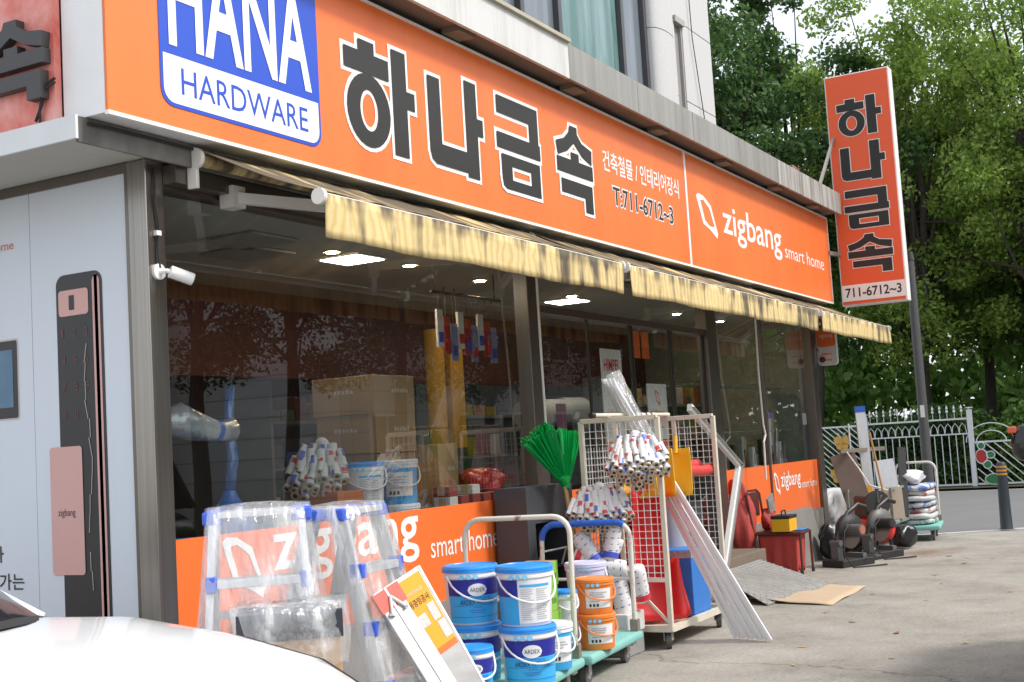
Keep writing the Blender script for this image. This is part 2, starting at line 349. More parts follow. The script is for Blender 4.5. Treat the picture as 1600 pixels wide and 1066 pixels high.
# ================================================================ setting
g = MB(); g.grid([[(x, y, 0) for x in (-120,-30,0,20,60,300)] for y in (-140,-40,-10,0,40,300)])
tag(g.build('ground', m_ground()), kind='structure')
KD = Vector((.53,-.848,0)); K0 = Vector((18.20,-1.30,0)); KN = Vector((.848,.53,0))
ROADM = mat('road_asphalt', (.17,.17,.172), .85, var=.16, scale=1.2, bump=.25, bscale=120)
a = K0 - KD*3.6 + KN*.14; b_ = K0 + KD*40 + KN*.14
rd = MB(); rd.add([a+Vector((0,0,.006)), b_+Vector((0,0,.006)), Vector((60,-60,.006)), Vector((29.6,-10,.006)), Vector((29.6,40,.006)), Vector((19,40,.006))], [(0,1,2,3,4,5)])
tag(rd.build('road', ROADM), kind='structure')
kb = MB()
for k in range(-3, 14):
    p0 = K0 + KD*(k*1.0); p1 = K0 + KD*(k*1.0+.985)
    kb.obox((p0+p1)/2 + KN*.07 + Vector((0,0,.0)), (p1-p0)/2, KN*.07, (0,0,.014))
tag(kb.build('kerb', mat('kerb_stone', (.52,.51,.48), .8, var=.15, scale=8)), kind='structure')
pg = MB(); pg.grid([[(x, y, .05 + (x-29.8)*.012) for x in (29.9,34,45,70,140)] for y in (-60,-20,0,20,80)])
tag(pg.build('park_ground', mat('park_soil', (.055,.06,.03), .95, var=.4, scale=.8)), kind='structure')

# ================================================================ shop building
B = thing('shop_building', 'two storey hardware shop with glass front and grey stone upper floor', 'building', (4.84, 0, 0))
Z0, ZC = .45, 3.0
m = MB(); m.box(4.9,17.0,.06,7.5,.02,Z0); m.build('floor', mat('shop_floor', (.22,.21,.19), .4, var=.1), B)
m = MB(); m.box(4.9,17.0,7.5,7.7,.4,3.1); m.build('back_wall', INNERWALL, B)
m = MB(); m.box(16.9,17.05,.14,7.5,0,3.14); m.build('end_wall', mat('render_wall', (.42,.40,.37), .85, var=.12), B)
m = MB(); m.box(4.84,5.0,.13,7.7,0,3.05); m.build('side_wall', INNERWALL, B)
m = MB(); m.box(5.0,16.9,.10,7.5,ZC,ZC+.1); m.build('ceiling', CEIL, B)
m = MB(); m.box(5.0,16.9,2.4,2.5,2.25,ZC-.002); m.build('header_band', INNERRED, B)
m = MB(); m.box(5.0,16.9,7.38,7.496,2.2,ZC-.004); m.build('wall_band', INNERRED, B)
# plinth and sill
m = MB(); m.box(4.95,10.05,-.03,.05,.0,.5); m.build('plinth', CONC, B)
m = MB(); m.box(12.95,17.0,-.03,.05,.0,.5); m.build('plinth', CONC, B)
m = MB(); m.box(10.06,12.94,-.5,.06,.0,.33); m.build('door_step', mat('step_stone', (.17,.13,.10), .8, var=.2), B, bevel=.01)
# posts and mullions
for x0, x1, y0, y1, mt, nm in ((4.80,4.93,-.03,.10,STEEL,'corner_post'),(8.90,9.10,-.04,.09,BRONZE,'mullion'),(12.91,13.20,-.04,.09,BRONZE,'mullion'),(16.84,17.06,-.04,.12,BRONZE,'end_post'),(14.80,14.84,-.02,.06,BRONZE,'mullion')):
    m = MB(); m.box(x0,x1,y0,y1,0,3.12); m.build(nm, mt, B, bevel=.006)
m = MB(); m.box(4.93,16.84,-.025,.095,2.98,3.12); m.build('head_frame', BRONZE, B)
m = MB(); m.box(9.10,12.91,-.015,.05,2.60,2.66); m.build('transom', BRONZE, B)
# glass panes: shop windows and the glass doors
for x0, x1, z0 in ((4.93,8.90,.5),(9.10,10.05,.5),(13.20,14.80,.5),(14.84,16.84,.5)):
    m = MB(); m.add([(x0,.02,z0),(x1,.02,z0),(x1,.02,2.98),(x0,.02,2.98)],[(0,1,2,3)]); m.build('window_pane', GLASS, B)
for x0, x1 in ((10.06,11.0),(11.03,11.97),(12.0,12.90)):
    m = MB(); m.add([(x0,.02,.36),(x1,.02,.36),(x1,.02,2.60),(x0,.02,2.60)],[(0,1,2,3)]); d = m.build('glass_door', GLASS, B)
    k = MB()
    for xx in (x0+.012, x1-.012): k.bar((xx,.022,.36),(xx,.022,2.60),.02,.03)
    k.build('door_edge', DARKMETAL, d)
    k = MB(); k.box(x0+.025,x1-.025,.004,.04,.36,.46); k.build('door_shoe', STEEL, d)
    k = MB(); k.tube([(x0+.10,.016,1.15),(x0+.10,-.05,1.17),(x0+.10,-.05,1.63),(x0+.10,.016,1.65)],.011); k.build('door_handle', STEEL, d, True)
m = MB(); m.add([(9.10,.02,2.66),(12.91,.02,2.66),(12.91,.02,2.98),(9.10,.02,2.98)],[(0,1,2,3)]); m.build('window_pane', GLASS, B)
# orange film on the lower glass, with its white lettering
for x0, x1, texts in ((4.95,10.03,((5.72,'zigbang',1.50,.40,.012),(7.36,'smart home',.92,.15,.0))),(13.22,16.84,((13.3,'smart home',.72,.12,0),(14.92,'',0,0,0),(15.2,'zigbang',.82,.24,.012),(16.07,'smart home',.66,.10,0)))):
    m = MB(); m.box(x0,x1,.002,.012,.5,1.14); p = m.build('orange_panel', ORANGE2, B)
    for tx, s, w, h, bd in texts:
        if s: t = MB(); put_text(t, s, (tx,-.001,.80), (1,0,0), (0,0,1), w, h, bd); t.build('panel_lettering', WPRINT, p)
ZL = [(0,.95),(.10,1),(.28,.90),(.42,1),(.75,.80),(1,.18),(.97,.03),(.86,0),(.58,.22),(.30,.26),(.24,.30)]
def zlogo(mb, o, ax, ay, w, h):
    """open six-sided loop emblem: thick at two corners"""
    outer = [(0,.93),(.12,1),(.36,.98),(.72,.80),(1,.14),(.95,0),(.62,.17),(.28,.27)]
    inner = [(.20,.84),(.24,.86),(.36,.87),(.64,.70),(.84,.30),(.80,.27),(.60,.26),(.38,.37)]
    n = len(outer)
    for k in range(n):
        j = (k+1) % n; P = [outer[k], inner[k], inner[j], outer[j]]
        mb.poly([(u*w, v*h) for u, v in P], o, ax, ay)
t = MB(); zlogo(t, (14.95,-.001,.76), (1,0,0), (0,0,1), .2, .28); t.build('emblem', WPRINT, B)
t = MB(); zlogo(t, (5.30,-.001,.76), (1,0,0), (0,0,1), .34, .36); t.build('emblem', WPRINT, B)
# canopy over the ground floor
m = MB(); m.box(4.25,17.12,-.14,.099,3.125,3.205); m.box(4.25,4.80,.1,6.5,3.125,3.205); m.build('canopy', SOFF, B)
m = MB(); m.box(4.232,4.248,-.16,6.5,3.10,3.215); m.build('canopy_fascia', mat('fascia_white', (.66,.68,.70), .5, var=.08), B)
m = MB(); m.box(4.2485,17.13,-.162,-.142,3.085,3.21); m.build('canopy_fascia', m_streak('fascia_grimy', (.20,.19,.18), (.09,.085,.08), (3,3,1), .35, .65), B)
m = MB(); m.box(4.93,17.0,-.12,-.03,3.0,3.1); m.build('soffit_box', BRONZE, B)
# side wall frame
m = MB(); m.box(4.81,4.84,.10,6.0,3.07,3.125); m.box(4.81,4.84,.10,.13,.0,3.07); m.build('side_frame', BRONZE, B)
# wall band behind the sign, then the coping above it
m = MB(); m.box(4.4,17.1,.0,.14,3.21,4.55); m.build('sign_wall', mat('sign_wall', (.16,.15,.14), .9), B)
OFFG = m_streak('stained_grey_panel', (.42,.42,.40), (.17,.15,.13), (7,7,.5), .36, .60)
xs = [4.4,6.7,8.98,10.35,11.7,13.05,14.4,15.75,17.2]
for k in range(len(xs)-1):
    m = MB(); m.box(xs[k]+.003,xs[k+1]-.003,-.50,-.47,4.41,4.70); m.build('coping_panel', OFFW if k < 2 else (GALV if k < 6 else OFFG), B)
m = MB(); m.box(4.4,17.2,-.469,.6,4.44,4.69); m.build('coping_slab', mat('coping_underside', (.20,.15,.13), .8, var=.25, scale=3), B)
m = MB(); m.box(4.4,8.98,-.53,-.45,4.70,4.73); m.build('coping_cap', mat('cap_stone', (.40,.37,.30), .8, var=.2), B)
for x in (5.6,7.5,9.3,11.1,12.9,14.7,16.3):
    m = MB(); m.box(x-.11,x+.11,-.44,-.30,4.40,4.439); m.build('soffit_lamp', mat('rusty_lamp', (.20,.175,.15), .6, var=.4, scale=14), B)
m = MB(); m.box(14.41,17.2,.61,7.5,4.5,4.68); m.build('annex_roof', CONC, B)
m = MB(); m.box(14.41,17.1,.15,7.5,3.22,4.49); m.build('annex_wall', CONC, B)
# upper storey
YU = .2
m = MB(); m.box(4.8,14.34,.34,7.6,4.70,11); m.build('upper_core', mat('upper_core', (.30,.29,.28), .8), B)
UW = MB(); UW.box(12.49,14.40,.245,.339,4.70,11); uw = UW.build('upper_wall', mat('tile_joint', (.25,.24,.23), .9), B)
zt = [4.70,5.32,6.22,7.12,8.02,8.92,9.8]
for k in range(len(zt)-1):
    for x0, x1 in ((13.12,13.22),(13.47,14.40)) if zt[k] < 5.7 and zt[k+1] < 6.3 else ((13.12,14.40),):
        m = MB(); m.box(x0+.004,x1-.004,YU,.244,zt[k]+.005,zt[k+1]-.005); m.build('stone_tile', GRANITE, uw, bevel=.003)
    m = MB(); m.box(14.341,14.40,.345,7.6,zt[k]+.005,zt[k+1]-.005); m.build('stone_tile', GRANITE, uw)
    # round granite pilaster drums
    m = MB(); P = []
    for z in (zt[k]-.3+.004, zt[k+1]-.3-.004):
        P.append([(12.80+.31*math.cos(a), .26-.15*math.sin(a)**.6, max(4.70,z)) for a in np.linspace(math.pi, 0, 15)])
    m.grid(P); m.build('pilaster_drum', GRANITE, uw, True)
m = MB(); m.add([(13.25,.305,4.7),(13.44,.305,4.7),(13.44,.305,6.2),(13.25,.305,6.2)],[(0,1,2,3)]); w = m.build('slit_window', GLASS, B)
k = MB(); k.box(13.222,13.25,YU+.01,.335,4.70,6.2); k.box(13.44,13.468,YU+.01,.335,4.70,6.2); k.box(13.2,13.49,YU-.03,.33,6.18,6.25); k.build('window_frame', mat('grey_frame', (.34,.33,.32), .5), w)
# big upper window: dark frames, blue-green glass
m = MB(); m.box(6.0,12.48,.31,.335,4.70,8.4); m.build('window_backing', mat('window_dark', (.04,.05,.055), .3, var=.2), B)
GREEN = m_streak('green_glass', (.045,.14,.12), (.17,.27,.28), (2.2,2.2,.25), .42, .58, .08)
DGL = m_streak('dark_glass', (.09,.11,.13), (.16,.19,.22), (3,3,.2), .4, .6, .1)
for x0, x1, mt in ((6.2,8.1,DGL),(8.15,9.6,DGL),(9.68,10.35,DGL),(10.42,11.80,GREEN),(11.88,12.42,DGL)):
    m = MB(); m.box(x0,x1,.285,.305,4.76,8.3); m.build('upper_pane', mt, B)
for x in (6.15,8.12,9.64,10.385,11.84,12.45):
    m = MB(); m.box(x-.035,x+.035,.23,.308,4.70,8.4); m.build('upper_frame', mat('dark_frame', (.09,.09,.095), .4, .5), B)
m = MB(); m.box(6.0,12.48,.22,.308,4.70,4.76); m.build('upper_frame', mat('dark_frame', (.1,.1,.1)), B)
m = MB(); m.tube([(13.62,.18,9),(13.70,.17,6.1),(14.03,.17,4.72)],.006,5); m.build('hanging_wire', RUBBER, B)
# interior ceiling lamps (lit), vents
LED = mat('led_panel', (1,.98,.93), .5, var=0, emit=10)
for x, y in ((7.70,.78),(6.3,4.2),(11.7,1.0),(11.2,4.2),(13.7,4.2),(8.2,6.2)):
    m = MB(); m.box(x-.2,x+.2,y-.2,y+.2,2.985,2.999); o = m.build('ceiling_lamp', mat('lamp_frame', (.6,.6,.58)), B)
    k = MB(); k.box(x-.17,x+.17,y-.17,y+.17,2.978,2.9845); k.build('lamp_panel', LED, o)
WARM = mat('warm_downlight', (1,.72,.4), .5, var=0, emit=130)
for x, y in ((6.35,.7),(7.35,.7),(8.35,.7),(9.6,.8),(11.4,.8),(14.2,.8),(15.7,.8)):
    m = MB(); m.lathe([(.075,-.006),(.075,0)], (x,y,2.999)); o = m.build('downlight', mat('lamp_frame', (.6,.6,.58)), B)
    k = MB(); k.lathe([(.045,-.010),(.045,-.0065)], (x,y,2.999)); k.build('bulb', WARM, o)
for x, y in ((6.9,1.1),(6.5,.75),(12.6,1.6)):
    m = MB(); m.box(x-.24,x+.24,y-.24,y+.24,2.975,2.999); m.build('ceiling_vent', mat('vent', (.38,.37,.35)), B, bevel=.01)

# ================================================================ signs
SG = thing('shop_signboard', 'long orange signboard with huge black Korean letters and blue badge above the awnings', 'sign', (4.3,-.1,3.21))
m = MB(); m.box(4.30,17.14,-.285,-.01,3.215,4.375); m.build('sign_box', mat('sign_box_white', (.78,.79,.80), .45, var=.06), SG)
for x0, x1 in ((4.305,11.865),(11.91,17.135)):
    m = MB(); m.box(x0,x1,-.302,-.287,3.225,4.365); m.build('sign_face', ORANGE, SG)
m = MB(); m.box(4.30,17.14,-.31,-.286,3.205,3.2245); m.box(4.30,17.14,-.31,-.286,4.3655,4.385); m.box(11.866,11.909,-.31,-.286,3.2245,4.3655); m.box(17.136,17.15,-.31,-.286,3.2245,4.3655); m.build('sign_edge', WPRINT, SG)
AX, AZ = Vector((1,0,0)), Vector((0,0,1))
for G, x0, x1 in ((G_HA,6.21,6.98),(G_NA,7.15,7.87),(G_GEUM,8.07,8.75),(G_SOK,9.04,9.70)):
    m = MB(); glyph(m, G, (x0,-.304,3.43), AX, AZ, x1-x0, .70, .028); o = m.build('letter_outline', WPRINT, SG)
    m = MB(); glyph(m, G, (x0,-.3105,3.43), AX, AZ, x1-x0, .70); m.build('letter', BLACK, o)
m = MB(); put_text(m, '건축철물 / 인테리어장식', (9.93,-.305,3.86), AX, AZ, 1.76, .19, .012); m.build('small_lettering', WPRINT, SG)
m = MB(); put_text(m, 'T:711-6712~3', (10.1,-.305,3.58), AX, AZ, 1.39, .165, .055, ('T:711-6712~3', 0)); o = m.build('phone_outline', WPRINT, SG)
m = MB(); put_text(m, 'T:711-6712~3', (10.1,-.308,3.58), AX, AZ, 1.39, .165, .008); m.build('phone_lettering', BLACK, o)
m = MB(); zlogo(m, (12.16,-.305,3.58), AX, AZ, .58, .42); m.build('emblem', WPRINT, SG)
m = MB(); put_text(m, 'zigbang', (12.92,-.305,3.57), AX, AZ, 2.06, .43, .01); m.build('brand_lettering', WPRINT, SG); m = MB(); put_text(m, 'smart home', (15.1,-.305,3.63), AX, AZ, 1.72, .17); m.build('brand_lettering', WPRINT, SG)
def rrect(x0, x1, z0, z1, r, n=5, rt=None):
    P = []
    for cx, cz, a0, rr in ((x1,z0,-90,r),(x1,z1,0,r if rt is None else rt),(x0,z1,90,r if rt is None else rt),(x0,z0,180,r)):
        rr_ = max(rr, 1e-4); sx = -1 if cx == x1 else 1; sz = -1 if cz == z1 else 1
        for k in range(n+1):
            a = R(a0+90*k/n); P.append((cx+sx*rr_+rr_*math.cos(a), cz+sz*rr_+rr_*math.sin(a)))
    return P
BLUEP = mat('badge_blue', (.016,.075,.52), .4, var=.02)
m = MB(); m.poly(rrect(4.655,5.955,3.33,4.30,.09), (0,-.304,0), AX, AZ, .002); bd = m.build('badge', BLUEP, SG)
m = MB(); m.poly(rrect(4.675,5.935,3.35,3.60,.075,rt=.001), (0,-.3075,0), AX, AZ); m.build('badge_field', WPRINT, bd)
m = MB(); put_text(m, 'HARDWARE', (4.80,-.309,3.405), AX, AZ, 1.03, .14, .0); m.build('badge_lettering', BLUEP, bd)
m = MB(); put_text(m, 'HANA', (4.72,-.309,3.65), AX, AZ, 1.16, .60, .02); m.build('badge_lettering', WPRINT, bd)

VS = thing('projecting_sign', 'tall red-orange projecting sign with stacked black letters and phone number', 'sign', (17.4,-.35,3.2))
m = MB(); m.box(17.41,17.62,-1.235,-.355,3.18,6.38); m.build('sign_box', mat('sign_box_white', (.78,.79,.8)), VS, bevel=.01)
m = MB(); m.box(17.395,17.409,-1.215,-.375,3.20,6.36); m.build('sign_face', REDSIGN, VS)
AYm = Vector((0,-1,0))
for k, (G, z) in enumerate(((G_HA,5.50),(G_NA,4.87),(G_GEUM,4.22),(G_SOK,3.60))):
    m = MB(); glyph(m, G, (17.393,-.50,z), AYm, AZ, .60, .53, .011); o = m.build('letter_outline', WPRINT, VS)
    m = MB(); glyph(m, G, (17.386,-.50,z), AYm, AZ, .60, .53); m.build('letter', BLACK, o)
m = MB(); m.box(17.388,17.3945,-1.213,-.377,3.24,3.46); m.build('number_plate', WPRINT, VS)
m = MB(); put_text(m, '711-6712~3', (17.386,-.42,3.29), AYm, AZ, .75, .13, .018); m.build('number_lettering', BLACK, VS)
for p_, q_, w_ in (((16.35,-.46,4.69),(17.45,-.42,5.55),.035),((17.12,-.30,3.9),(17.5,-.40,3.9),.05),((17.12,-.40,4.55),(17.5,-.42,4.55),.05)): m = MB(); m.bar(p_, q_, w_); m.build('sign_brace', GALV, VS)
dc = MB(); dc.box(16.95,17.28,.05,.4,4.69,5.15); tag(dc.build('roof_duct', m_streak('rusty_sheet', (.42,.22,.14), (.24,.10,.06), (6,6,.6), .35,.6), None), 'rusty sheet metal duct standing on the roof edge behind the projecting sign', 'duct')

RS = thing('side_signboard', 'faded red signboard with raised dark grey Korean letter on the side canopy', 'sign', (4.25,.1,3.21))
FADE = m_streak('faded_red', (.80,.42,.38), (.62,.10,.07), (1.5,1.2,1.1), .38, .62, .5)
m = MB(); m.box(4.256,4.298,.0,6.0,3.216,4.6); m.build('sign_face', FADE, RS)
m = MB(); glyph(m, G_SOK, (4.254,.47,3.33), AYm, AZ, .45, .42, 0, .05); m.build('letter', mat('letter_grey', (.05,.05,.052), .5), RS)
m = MB(); m.tube([(4.24,-.02,3.42),(4.235,.03,3.40),(4.235,.07,3.30),(4.24,.12,3.23)],.008,6); m.tube([(4.24,-.02,3.40),(4.23,.05,3.37),(4.235,.085,3.28),(4.24,.09,3.215)],.007,6); m.build('cable_loop', RUBBER, RS)

# lock advertisement on the side wall
PS = thing('lock_poster', 'large pale blue poster of a black and rose-gold door lock on the side wall', 'poster', (4.83,.2,.3))
POST = mat('poster_print', (.62,.67,.74), .35, var=.06, scale=.6)
for y0, y1 in ((.131,.868),(.872,2.2),(2.204,4.0)):
    m = MB(); m.box(4.822,4.839,y0,y1,.10,3.07); m.build('poster_panel', POST, PS)
def pp(pts, x, mt, nm): m = MB(); m.poly([(-y, z) for y, z in pts], (x,0,0), AYm, AZ); return m.build(nm, mt, PS)
ROSE = mat('rose_gold_print', (.62,.36,.33), .4, var=.08, scale=2); LOCK = mat('lock_black_print', (.018,.016,.018), .35, var=.2)
def rq(y0, y1, z0, z1, r):    # y0 is the left edge as seen (larger y)
    return [(-u, v) for u, v in rrect(-y0, -y1, z0, z1, r)]
pp(rq(.675,.325,.2,2.585,.06), 4.8205, LOCK, 'lock_body')
pp(rq(.400,.345,.2,2.565,.04), 4.819, ROSE, 'lock_edge')
pp(rq(.655,.43,2.36,2.50,.02), 4.818, ROSE, 'lock_head'); pp(rq(.575,.535,2.39,2.47,.005), 4.8165, LOCK, 'lock_sensor')
pp(rq(.755,.51,.98,1.66,.02), 4.817, ROSE, 'lock_handle')
RK = mat('key_red_print', (.12,.035,.03), .4, var=0)
m = MB()
for j, row in enumerate(('123','456','789','*0#')):
    for i, ch in enumerate(row): put_text(m, ch, (4.8185,.640-.085*i,2.245-.145*j), AYm, AZ, .016 if ch == '1' else .028, .045)
m.build('key_numbers', RK, PS)
m = MB(); put_text(m, 'zigbang', (4.8155,.70,1.28), AYm, AZ, .13, .05); m.build('lock_lettering', LOCK, PS)
m = MB(); put_text(m, 'smart home', (4.8195,1.42,2.78), AYm, AZ, .42, .05); m.build('poster_lettering', mat('print_red', (.6,.16,.1)), PS)
m = MB(); put_text(m, '어가는', (4.8195,1.285,.90), AYm, AZ, .30, .09, .01); m.build('poster_lettering', BLACK, PS); m = MB(); put_text(m, '과', (4.8195,1.245,1.05), AYm, AZ, .10, .09, .01); m.build('poster_lettering', BLACK, PS)
pp(rq(1.45,.985,1.83,2.28,.02), 4.8205, mat('tablet_rim', (.5,.45,.44), .3), 'tablet_rim'); pp(rq(1.44,.995,1.84,2.27,.015), 4.819, LOCK, 'tablet_body'); pp(rq(1.42,1.03,1.90,2.22,.003), 4.8175, mat('tablet_screen', (.08,.17,.27), .3, var=.4, scale=8), 'tablet_screen')
# torn crease with glue marks down the printed lock
m = MB()
for zz in [z_ for z_ in np.arange(.9,2.3,.1) if random.random() < .6]: m.tube([(4.8165,.455+.02*math.sin(zz*7),zz),(4.8165,.455+.02*math.sin(zz*7+.7)+random.uniform(-.012,.012),zz+.1)],.0014,4)
m.build('crease', mat('crease_white', (.6,.57,.53)), PS)

# ================================================================ awnings
AW = m_awning(); WHITEM = mat('awning_white_metal', (.72,.70,.66), .4, var=.06)
def awning(x0, x1, label, arms=True):
    t = thing('awning', label, 'awning', (x0,-.2,3.08), 'fold-out awnings below the signboard')
    yb, zb, yr, zr = -.96, 2.815, -.185, 3.135; nx = int((x1-x0)/.06)
    m = MB(); P = []
    for j in range(7):
        s = j/6; P.append([(x0+(x1-x0)*i/nx, yr+(yb-yr)*s, zr+.045+(zb-zr-.01)*s - .02*math.sin(math.pi*s) + .004*math.sin(i*.9+j)) for i in range(nx+1)])
    m.grid(P); m.build('canopy_cloth', AW, t, 'all', solid=.004)
    m = MB(); P = []; ph = random.uniform(0,6)
    for j in range(6):
        s = j/5; P.append([(x0+.01+(x1-x0-.02)*i/nx, yb-.036 + .010*s*math.sin(i*.42+ph)+.006*s*math.sin(i*1.3), zb+.012-.225*s + .006*s*math.sin(i*.23+ph)) for i in range(nx+1)])
    m.grid(P); m.build('valance', AW, t, 'all', solid=.003)
    m = MB(); m.cyl((x0+.002,yb-.005,zb),(x1-.002,yb-.005,zb),.026,n=12); m.build('front_bar', WHITEM, t, True)
    for x in (x0-.012, x1-.014):
        m = MB(); m.cyl((x,yb-.005,zb),(x+.026,yb-.005,zb),.042,n=14); m.build('end_cap', WHITEM, t, True)
    m = MB(); m.cyl((x0,yr+.01,zr),(x1,yr+.01,zr),.038,n=16); m.build('roller', AW, t, True)
    m = MB(); m.cyl((x0-.03,yr+.01,zr),(x0-.002,yr+.01,zr),.055,n=18); m.obox((x0-.015,yr+.03,zr-.07),(.012,0,0),(0,.03,0),(0,0,.09)); m.build('bracket', WHITEM, t, True)
    for xa, sg in ((x0+.35,1),(x1-.35,-1)):
        e = Vector((xa+sg*.55, (yr+yb)/2-.02, 2.92)); m = MB()
        m.bar((xa,-.13,2.98), e, .045,.06); m.bar(e+Vector((0,0,-.045)), (xa+sg*.08,yb+.03,2.80), .04,.05); m.cyl(e+Vector((0,0,-.08)), e+Vector((0,0,.04)),.04,n=12)
        m.obox((xa,-.10,2.985),(.05,0,0),(0,.05,0),(0,0,.06)); m.build('folding_arm', WHITEM, t, True)
    return t
awning(5.04,8.66,'yellow striped awning mildewed black, roller end bare beside the steel corner post')
awning(8.75,13.84,'middle yellow striped awning hanging in front of the glass doors')
awning(13.99,17.30,'yellow striped awning under the white emblem lettering, ending beneath the projecting sign')
# crank rods hanging from the awnings
m = MB(); m.tube([(14.02,-.22,2.98),(14.05,-.2,2.2),(14.14,-.18,1.62),(14.16,-.19,1.50),(14.02,-.21,1.42),(14.0,-.21,1.0)],.012,7); tag(m.build('awning_crank', WHITEM, None, True), 'white bent awning crank rod hanging before the end window', 'crank rod')
m = MB(); m.tube([(8.86,-.15,2.98),(8.90,-.13,2.2),(8.93,-.12,1.35)],.010,7); tag(m.build('awning_crank', WHITEM, None, True), 'straight thin white crank rod hanging beside the broom display', 'crank rod')
# cables under the sign and the camera on the corner post
m = MB()
for dz, yy, x0, x1 in ((0,-.175,4.3,17),(.012,-.185,5.2,16.5),(-.01,-.18,8.5,17.1)):
    P = [(x, yy+.006*math.sin(x*3), 3.17+dz+.015*math.sin(x*1.7+dz*90)) for x in np.arange(x0, x1, .25)]; m.tube(P, .009, 5)
tag(m.build('sign_cables', RUBBER, None, True), 'black cables sagging along the gap beneath the long signboard', 'cable')
cc = thing('security_camera', 'white bullet security camera on the steel corner post', 'camera', (4.865,-.03,2.53))
m = MB(); m.cyl((4.865,-.03,2.53),(4.865,-.05,2.53),.042,n=18); m.build('mount', WHITE, cc, True)
m = MB(); m.tube([(4.865,-.045,2.53),(4.875,-.09,2.53),(4.89,-.11,2.52)],.013,8); m.build('arm', WHITE, cc, True)
m = MB(); m.cyl((4.88,-.105,2.525),(4.98,-.165,2.485),.033,n=16); m.build('body', WHITE, cc, True)
m = MB(); m.cyl((4.979,-.1645,2.486),(4.986,-.169,2.483),.027,n=16); m.build('lens', BLACK, cc, True)
m = MB(); m.tube([(4.86,-.04,3.08),(4.85,-.045,2.9),(4.875,-.045,2.78),(4.86,-.045,2.65),(4.865,-.05,2.55)],.007,6); m.build('cable', RUBBER, cc, True)
m = MB(); m.box(4.845,4.88,-.055,-.032,2.72,2.745); m.build('junction', WHITE, cc)
bs = thing('blade_sign', 'small rounded orange and white box sign hanging on the end post', 'sign', (17.1,-.1,2.4))
m = MB(); m.poly(rrect(0,.26,0,.50,.05), (17.13,-.06,2.38), AYm, AZ, .09); m.build('sign_box', mat('sign_white', (.75,.75,.78), .4), bs)
m = MB(); m.poly(rrect(.005,.255,.25,.495,.045,rt=.045), (17.038,-.06,2.38), AYm, AZ); m.build('sign_face', ORANGE2, bs)
m = MB(); put_text(m, 'zigbang', (17.036,-.10,2.74), AYm, AZ, .18, .07); m.build('sign_lettering', WPRINT, bs)
for z_ in (2.52, 2.44): m = MB(); fine_print(m, (17.0385,-.12,z_), AYm, AZ, .14, .035, 5); m.build('fine_print', ORANGE2, bs)
m = MB(); m.tube([(17.08,-.05,2.86),(17.05,-.07,2.6),(17.06,-.1,2.46)],.014,6); m.sphere((17.03,-.13,2.46),.04); m.build('bracket', mat('maroon', (.10,.02,.02)), bs, True)
# ================================================================ goods in front of the shop
TEAL = mat('teal_deck', (.22,.50,.46), .55, var=.12, scale=8); WHEELM = mat('wheel_grey', (.10,.10,.105), .6, var=.2); HUB = mat('hub_grey', (.42,.41,.40), .4, .5)
def caster(t, c, r=.06, yaw=0):
    c = Vector(c); ax = Vector((math.cos(yaw+math.pi/2), math.sin(yaw+math.pi/2), 0))
    m = MB(); m.cyl(c-ax*.018, c+ax*.018, r, n=20); w = m.build('wheel', WHEELM, t, True)
    m = MB(); m.cyl(c-ax*.021, c+ax*.021, r*.5, n=14); m.build('hub', HUB, w, True)
    m = MB()
    for s in (-1,1): m.obox(c+ax*.026*s+Vector((0,0,r*.55)), (.02,0,0) if abs(ax.x)<.5 else (0,.02,0), ax*.003, (0,0,r*.62))
    m.obox(c+Vector((0,0,r*1.2)), (.045,0,0), (0,.045,0), (0,0,.006)); m.build('caster_fork', HUB, t)
def trolley(label, corner, rot, L, W, hz, ztop=.2, wrap=None, hmat=None):
    """platform trolley: near right corner given, handle standing on the right end"""
    x_ = Vector((math.cos(rot), math.sin(rot), 0)); y_ = Vector((-math.sin(rot), math.cos(rot), 0)); c0 = Vector((*corner, 0))
    P = lambda u, v, z: c0 - x_*u + y_*v + Vector((0,0,z))
    t = thing('platform_trolley', label, 'trolley', tuple(P(L/2, W/2, 0)), 'platform trolleys')
    m = MB(); m.obox(P(L/2,W/2,ztop-.03), x_*L/2, y_*W/2, (0,0,.03)); m.build('deck', TEAL, t, bevel=.02)
    for u, v in ((.14,.1),(.14,W-.1),(L-.14,.1),(L-.14,W-.1)): caster(t, P(u,v,.062), .062, rot)
    m = MB()
    for v in (.06, W-.06): m.bar(P(.10,v,.145), P(.18,v,.145), .07, .05)
    m.build('mounting_plate', HUB, t)
    pts = [P(.045,.045,ztop-.02), P(.04,.045,ztop+.3)]; r = .11
    for k in range(6): a = R(90*k/5); pts.append(P(.02, .045+r-r*math.cos(a), hz-r+r*math.sin(a)))
    for k in range(6): a = R(90*k/5); pts.append(P(.02, W-.045-r+r*math.sin(a), hz-r+r*math.cos(a)))
    pts += [P(.04,W-.045,ztop+.3), P(.045,W-.045,ztop-.02)]
    m = MB(); m.tube(pts, .017, 10); h = m.build('handle', hmat or CHIPPED, t, True)
    m = MB(); m.tube([P(.035,.05,ztop+.36), P(.035,W-.05,ztop+.36)], .011, 8); m.build('cross_bar', CHIPPED, t, True)
    for v in (.045, W-.045):
        m = MB(); m.obox(P(.045,v,ztop+.035), x_*.028, y_*.028, (0,0,.045)); m.build('socket', mat('rusty_socket', (.28,.24,.20), .6, .4, var=.4, scale=30), t)
    if wrap:
        q = [pts[i] for i in range(2, 14)]; m = MB(); m.tube(q[3:], .023, 10); m.build('tape_wrap', wrap, t, True)
    return P
BTAPE = mat('blue_tape', (.02,.12,.55), .3, var=.3, scale=30, bump=.6, bscale=80)
P1 = trolley('teal platform trolley carrying blue waterproofing pails, chipped white handle', (7.20,-1.20), R(9), 1.35, .80, 1.07)
